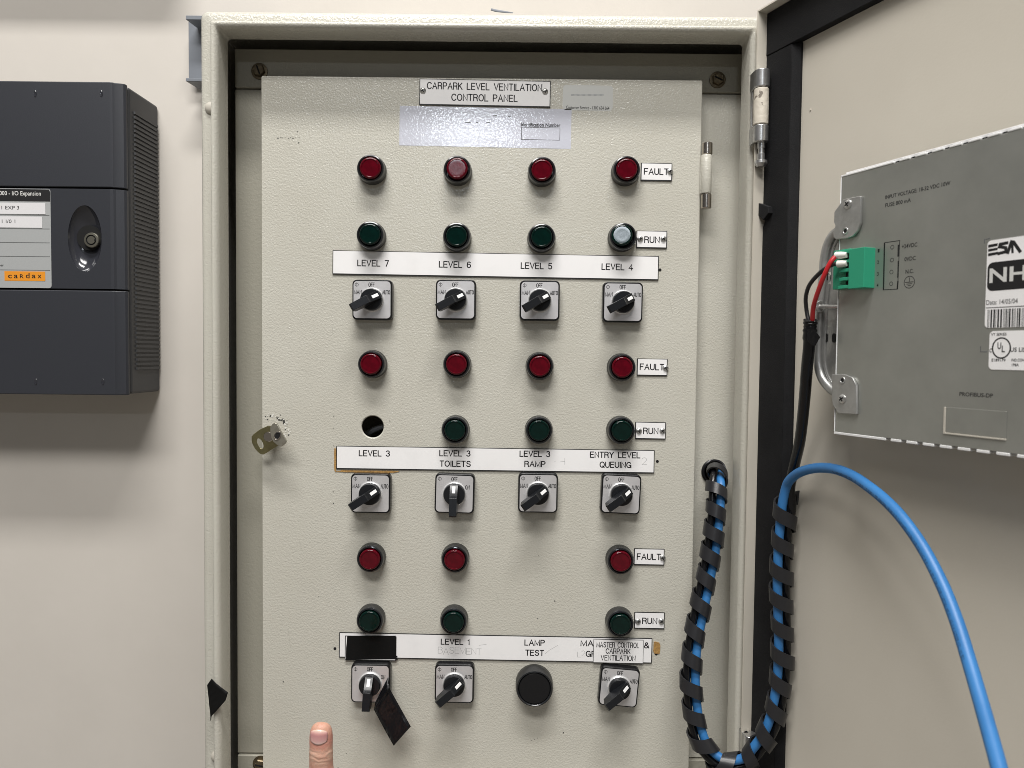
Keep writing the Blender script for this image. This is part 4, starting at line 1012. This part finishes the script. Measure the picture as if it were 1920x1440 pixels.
mb = MB(); hprint('3', 1565, 514, 1570, 514, 6, 0, 0, -.0076, mb); hprint('4', 1565, 531, 1570, 531, 6, 0, 0, -.0076, mb); mb.build('block_print', M['ferrule'], conn, hm, smooth=False)
for (xa, ya, xb, yb) in ((1567.5, 479, 1588, 478), (1571, 495, 1588, 494)):
    mb = MB(); a, b = H(xa, ya, -.013), H(xb, yb, -.011); mb.tube([a, a.lerp(b, .5), b], [.0032, .0031, .0024], 14); mb.build('ferrule', M['ferrule'], conn, hm)
def world(px, py, off): return PL(px, py, B0 + NN * (HO + off), NN)
rw = smooth_path([world(1574, 479.5, .013), world(1567, 481, .014), world(1556, 494, .018), world(1543, 522, .020), world(1531, 555, .018), world(1525, 577, .014), world(1523, 600, .010)], 8)
mb = MB(); mb.tube(rw, .0021, 12); tag(mb.build('red_wire', M['redwire']), 'thin red wire from the green terminal block into the black sleeve', 'wire')
bw = smooth_path([world(1576, 494.5, .013), world(1570, 495, .014), world(1558, 497.5, .016), world(1537, 512, .017), world(1518, 534, .016), world(1511, 557, .013), world(1512, 580, .010), world(1516, 602, .010)], 8)
mb = MB(); mb.tube(bw, .0019, 12); tag(mb.build('black_wire', M['blackwire']), 'thin black wire beside the red one at the green terminal block', 'wire')

# ------------------------------------------------------------------ cables and spiral wrap
wz = lambda x, y, Y: P(1240 + x * .4167, 840 + y * .4167, Y)
cen = [wz(240, 96, .045), wz(246, 98, .012), wz(250, 125, -.012), wz(248, 200, -.024), wz(245, 290, -.030), wz(235, 380, -.034), wz(222, 480, -.038), wz(200, 590, -.042), wz(178, 700, -.047), wz(155, 810, -.052), wz(138, 930, -.058), wz(134, 1050, -.064),
       wz(145, 1190, -.070), wz(175, 1310, -.076), wz(230, 1390, -.082), wz(310, 1422, -.088), wz(390, 1400, -.093), wz(440, 1340, -.097), wz(490, 1260, -.100), wz(521, 1150, -.100), wz(539, 1030, -.100), wz(545, 900, -.100), wz(543, 780, -.100),
       wz(540, 650, -.100), wz(541, 530, -.100), wz(547, 400, -.100), wz(557, 300, -.100), wz(566, 215, -.101)]
path = smooth_path(cen, 24)
# even spacing
def resample(pts, step):
    out = [pts[0]]; acc = 0
    for a, b in zip(pts, pts[1:]):
        L_ = (b - a).length
        while acc + L_ >= step:
            t = (step - acc) / L_; a = a.lerp(b, t); L_ = (b - a).length; acc = 0; out.append(a)
        acc += L_
    return out
path = resample(path, .001)
def frames(path):
    fr = []
    for i, p in enumerate(path):
        t = (path[min(i + 4, len(path) - 1)] - path[max(i - 4, 0)]).normalized()
        f = Vector((0, -1, 0)); f = (f - t * f.dot(t)); 
        if f.length < .2: f = Vector((0, 0, 1)) - t * t.z
        f.normalize(); s_ = t.cross(f); fr.append((p, t, f, s_))
    return fr
FR = frames(path)
WR = .0120
# which way is s_ ?  going down the left limb t=-z, f=-y : s = t x f = (-z)x(-y) = z x y = -x
def ins(i, side, fwd): p, t, f, s_ = FR[i]; return p + s_ * side + f * fwd
blue_in = [ins(i, -.0040, .0022) for i in range(0, len(FR), 6)]
# on the way up the right limb s = +x ; the blue cable crosses over in the bottom loop so that it ends on the left
nF = len(FR)
blue_in = []; black_in = []
for i in range(0, nF, 6):
    k = i / nF; c_ = -.0045
    blue_in.append(ins(i, c_, .0014)); black_in.append(ins(i, -c_ * 1.1, .0004))
blue_up = [PD(x, y, d) for x, y, d in ((1474, 914, .768), (1482, 899, .760), (1501, 885, .742), (1532, 877.5, .716), (1565, 879.5, .688), (1598, 892, .662), (1629, 912.5, .638), (1660, 938, .614), (1692, 972, .592), (1730, 1026, .568), (1766, 1095, .544),
           (1794, 1166, .522), (1817, 1240, .500), (1838, 1312, .478), (1856, 1376, .458), (1876, 1450, .436), (1900, 1550, .41), (1930, 1720, .39))]
mb = MB(); mb.tube(smooth_path(blue_in[::4] + blue_up, 8), .0048, 18)
bc = tag(mb.build('blue_cable', M['blue']), 'blue cable leaving the spiral wrap in an arc in front of the open door', 'cable')
cp = smooth_path(blue_in[::4] + blue_up, 8); n0 = len(cp) - 8 * 13
mb = MB()
for k in range(n0, n0 + 8 * 8):
    for sub in (.1, .4, .7):
        if random.random() < .30: continue
        p = cp[k].lerp(cp[k + 1], sub); t = (cp[k + 1] - cp[k]).normalized(); v_ = (CAM_LOC - p); v_ = (v_ - t * v_.dot(t)).normalized(); sd = t.cross(v_)
        if sd.x > 0: sd = -sd
        for off in ((-.0012, .0010), (.0004, .0009)):
            a0 = .75 + (off[0] + random.uniform(-.0003, .0003)) / .0048; a1 = a0 + off[1] / .0048 * random.choice((.5, 1, 1.4))
            L_ = random.choice((.0005, .0008, .0015)); qd = []
            for al, tt in ((a0, -L_), (a1, -L_), (a1, L_), (a0, L_)): qd.append(p + (v_ * math.cos(al) + sd * math.sin(al)) * .00486 + t * tt * .5)
            mb.add(qd, [(0, 1, 2, 3)])
tag(mb.build('cable_print', M['print'], bc, I4, smooth=False), None, None, None, 'stuff')
blk_up = [world(1481, 915, -.036), world(1490, 870, -.034), world(1500, 825, -.024), world(1508, 754, -.010), world(1513, 690, .002), world(1517, 650, .007), world(1519, 612, .008), world(1520, 598, .009)]
pth = smooth_path(black_in[::4] + blk_up, 8); nb_ = len(pth)
rad = []
for i in range(nb_):
    k = nb_ - i
    rad.append(.0040 if k > 70 else (.0054 if k > 14 else .0056 + random.uniform(-.0002, .0010)))
rad[-1] = .0042; rad[-2] = .0046
mb = MB(); mb.tube(pth, rad, 16)
e0, e1 = world(1524, 628, .012), world(1539, 633, .012)
mb.add([world(1512, 616, .0155), world(1527, 618, .0155), world(1538, 632, .0135), world(1528, 650, .015), world(1513, 640, .016)], [(0, 1, 2, 3, 4)])
tag(mb.build('black_cable', M['tape'], angle=60), 'black sleeved cable hanging from the terminal wires into the spiral wrap', 'cable')
# the wrap
mb = MB(); ph = 0.0; rows = []; prev_pitch = .023
nn_ = len(FR)
for i in range(8, nn_ - 1, 1):
    k = i / nn_; pitch = .0225 if k < .14 else (.0255 if k < .25 else .0295)
    ph += 2 * PI * .001 / pitch
    p, t, f, s_ = FR[i]; wv = (.0064 if k < .14 else .0075)
    a = ph
    R_ = WR * (1 + .05 * math.sin(ph * .37 + 1))
    d = s_ * math.cos(a) + f * math.sin(a)
    tw = t
    rows.append([p + d * R_ - tw * wv, p + d * (R_ + .0002) + tw * wv, p + d * (R_ - .0017) + tw * wv, p + d * (R_ - .0017) - tw * wv])
rows = rows[::1]
b = len(mb.v); mb.v += [tuple(q_) for r in rows for q_ in r]
for i in range(len(rows) - 1):
    for j in range(4):
        mb.f.append([b + i * 4 + j, b + i * 4 + (j + 1) % 4, b + (i + 1) * 4 + (j + 1) % 4, b + (i + 1) * 4 + j]); mb.m.append(0)
mb.f.append([b, b + 1, b + 2, b + 3]); mb.m.append(0); e = b + (len(rows) - 1) * 4; mb.f.append([e + 3, e + 2, e + 1, e]); mb.m.append(0)
tag(mb.build('spiral_wrap', M['wrap'], angle=50), 'black spiral wrap coiled round the blue and black cables in a hanging loop', 'cable wrap')
# grommet where the cables come out
v = P(1338, 884, RY); mb = MB(); mb.lathe([(.0150, 0), (.0150, -.002), (.0135, -.0032), (.0118, -.003), (.0115, .0)], 32, ms=[0] * 5); mb.lathe([(.0118, -.0008), (0, -.0008)], 32, m=1)
mb.build('grommet', [M['black'], M['hole']], cab, T(v))

# ------------------------------------------------------------------ pointing hand at the lower edge
HD = .700
ft = P(603, 1354, HD - D)
HS = 1.0
hM = Matrix.Translation(ft) @ Matrix.Rotation(math.radians(2.0), 4, 'Y')
def limb(mb, pts, n=20):
    """pts: (x, y, z, half width, half thickness) in mm; closed tapering tube"""
    b = len(mb.v); L_ = len(pts)
    C = [Vector(p[:3]) * .001 for p in pts]
    prev = None
    for i, p in enumerate(pts):
        t = (C[min(i + 1, L_ - 1)] - C[max(i - 1, 0)]).normalized()
        xx = Vector((1, 0, 0)); xx = (xx - t * xx.dot(t))
        if xx.length < .3: xx = Vector((0, 0, 1)) - t * t.z
        xx.normalize(); yy_ = t.cross(xx)
        for k in range(n):
            a = 2 * PI * k / n; mb.v.append(tuple(C[i] + (xx * math.cos(a) * p[3] + yy_ * math.sin(a) * p[4]) * .001))
    for i in range(L_ - 1):
        for k in range(n):
            mb.f.append([b + i * n + k, b + i * n + (k + 1) % n, b + (i + 1) * n + (k + 1) % n, b + (i + 1) * n + k]); mb.m.append(0)
    mb.f.append([b + k for k in range(n)][::-1]); mb.m.append(0); mb.f.append([b + (L_ - 1) * n + k for k in range(n)]); mb.m.append(0)
mb = MB()
# index finger, straight up (z = 0 at its tip, back of the hand towards the viewer = -y)
limb(mb, [(0, 1, -.3, 3, 2), (0, .6, -1.4, 6.2, 4.6), (0, .2, -3.5, 8.6, 6.6), (0, 0, -7, 10.2, 8.2), (0, 0, -12, 11.0, 9.0), (.2, 0, -18, 11.2, 9.4), (.4, 0, -24, 11.0, 9.4), (.6, -.4, -29, 11.3, 9.8), (.8, -.4, -33, 11.2, 9.9),
          (1.2, 0, -42, 11.4, 9.8), (1.8, 0, -52, 12.1, 10.6), (2.2, -.3, -58, 12.4, 11), (3, 0, -70, 12.2, 10.8), (4, 2, -84, 12.6, 12), (6, 5, -100, 14, 14)])
# palm and wrist and forearm
limb(mb, [(30, 9, -92, 36, 9), (29, 9, -104, 42, 13), (27, 10, -125, 43, 15), (24, 11, -150, 40, 17), (21, 12, -172, 34, 18), (19, 12, -190, 30, 19), (18, 6, -230, 32, 22), (18, -20, -290, 38, 32), (20, -60, -370, 44, 40)], 28)
for fx, k in ((24, 1.0), (43, .95), (61, .78)):       # three fingers folded into the palm
    limb(mb, [(fx - 1, 6, -117, 10.5 * k, 11 * k), (fx, 6, -103, 10.8 * k, 10.5 * k), (fx, 16, -91, 10.3 * k, 9.8 * k), (fx, 34, -87, 9.6 * k, 9 * k), (fx - 1, 47, -95, 9.2 * k, 8.6 * k), (fx - 2, 50, -111, 8.6 * k, 8 * k),
              (fx - 3, 44, -125, 8.2 * k, 7.4 * k), (fx - 4, 34, -132, 7.2 * k, 6.4 * k), (fx - 4, 27, -134, 4 * k, 3.6 * k)], 16)
limb(mb, [(0, 16, -160, 15, 15), (-8, 28, -140, 13, 13), (-4, 42, -118, 11.5, 11), (8, 52, -104, 10.5, 9.5), (20, 58, -96, 9.5, 8.6), (28, 60, -92, 7, 6), (31, 61, -91, 3, 2.6)], 16)   # thumb across the folded fingers
hand = mb.build('person', M['skin'], None, hM)
tag(hand, 'bare fingertip pointing up at the bottom edge of the panel', 'person')
rm = hand.modifiers.new('skin_union', 'REMESH'); rm.mode = 'VOXEL'; rm.voxel_size = .0009; rm.use_smooth_shade = True
sm = hand.modifiers.new('relax', 'SMOOTH'); sm.iterations = 8; sm.factor = .5
# nail
def nail_part(name, za, zb, wf, m, lift):
    mb = MB(); nx, nz = 12, 10; vs = []
    for j in range(nz + 1):
        t = j / nz; z = za + (zb - za) * t
        for i in range(nx + 1):
            u_ = -1 + 2 * i / nx; wd = wf(t)
            x = u_ * wd
            zz_ = z + (u_ * u_ * 2.6 if t < .5 else -u_ * u_ * 2.6) * abs(t - .5) * 2
            hw_, ht_ = 10.9, 9.1
            if zz_ > -7: q_ = max((-zz_) / 7, .05); hw_ *= .45 + .55 * q_ ** .6; ht_ *= .42 + .58 * q_ ** .7
            y = -ht_ * math.sqrt(max(1 - (x / max(hw_, 9.6)) ** 2, .05)) - lift + .25
            vs.append((x * .001 - .0004, y * .001, zz_ * .001))
    mb.add(vs, [(j * (nx + 1) + i, j * (nx + 1) + i + 1, (j + 1) * (nx + 1) + i + 1, (j + 1) * (nx + 1) + i) for j in range(nz) for i in range(nx)])
    o = mb.build(name, m, hand, hM, angle=60); s_ = o.modifiers.new('thickness', 'SOLIDIFY'); s_.thickness = .0006; s_.offset = 1
    return o
nail_part('fingernail', -17.5, -3.6, lambda t: 7.6 + .5 * math.sin(t * PI), M['nail'], .25)
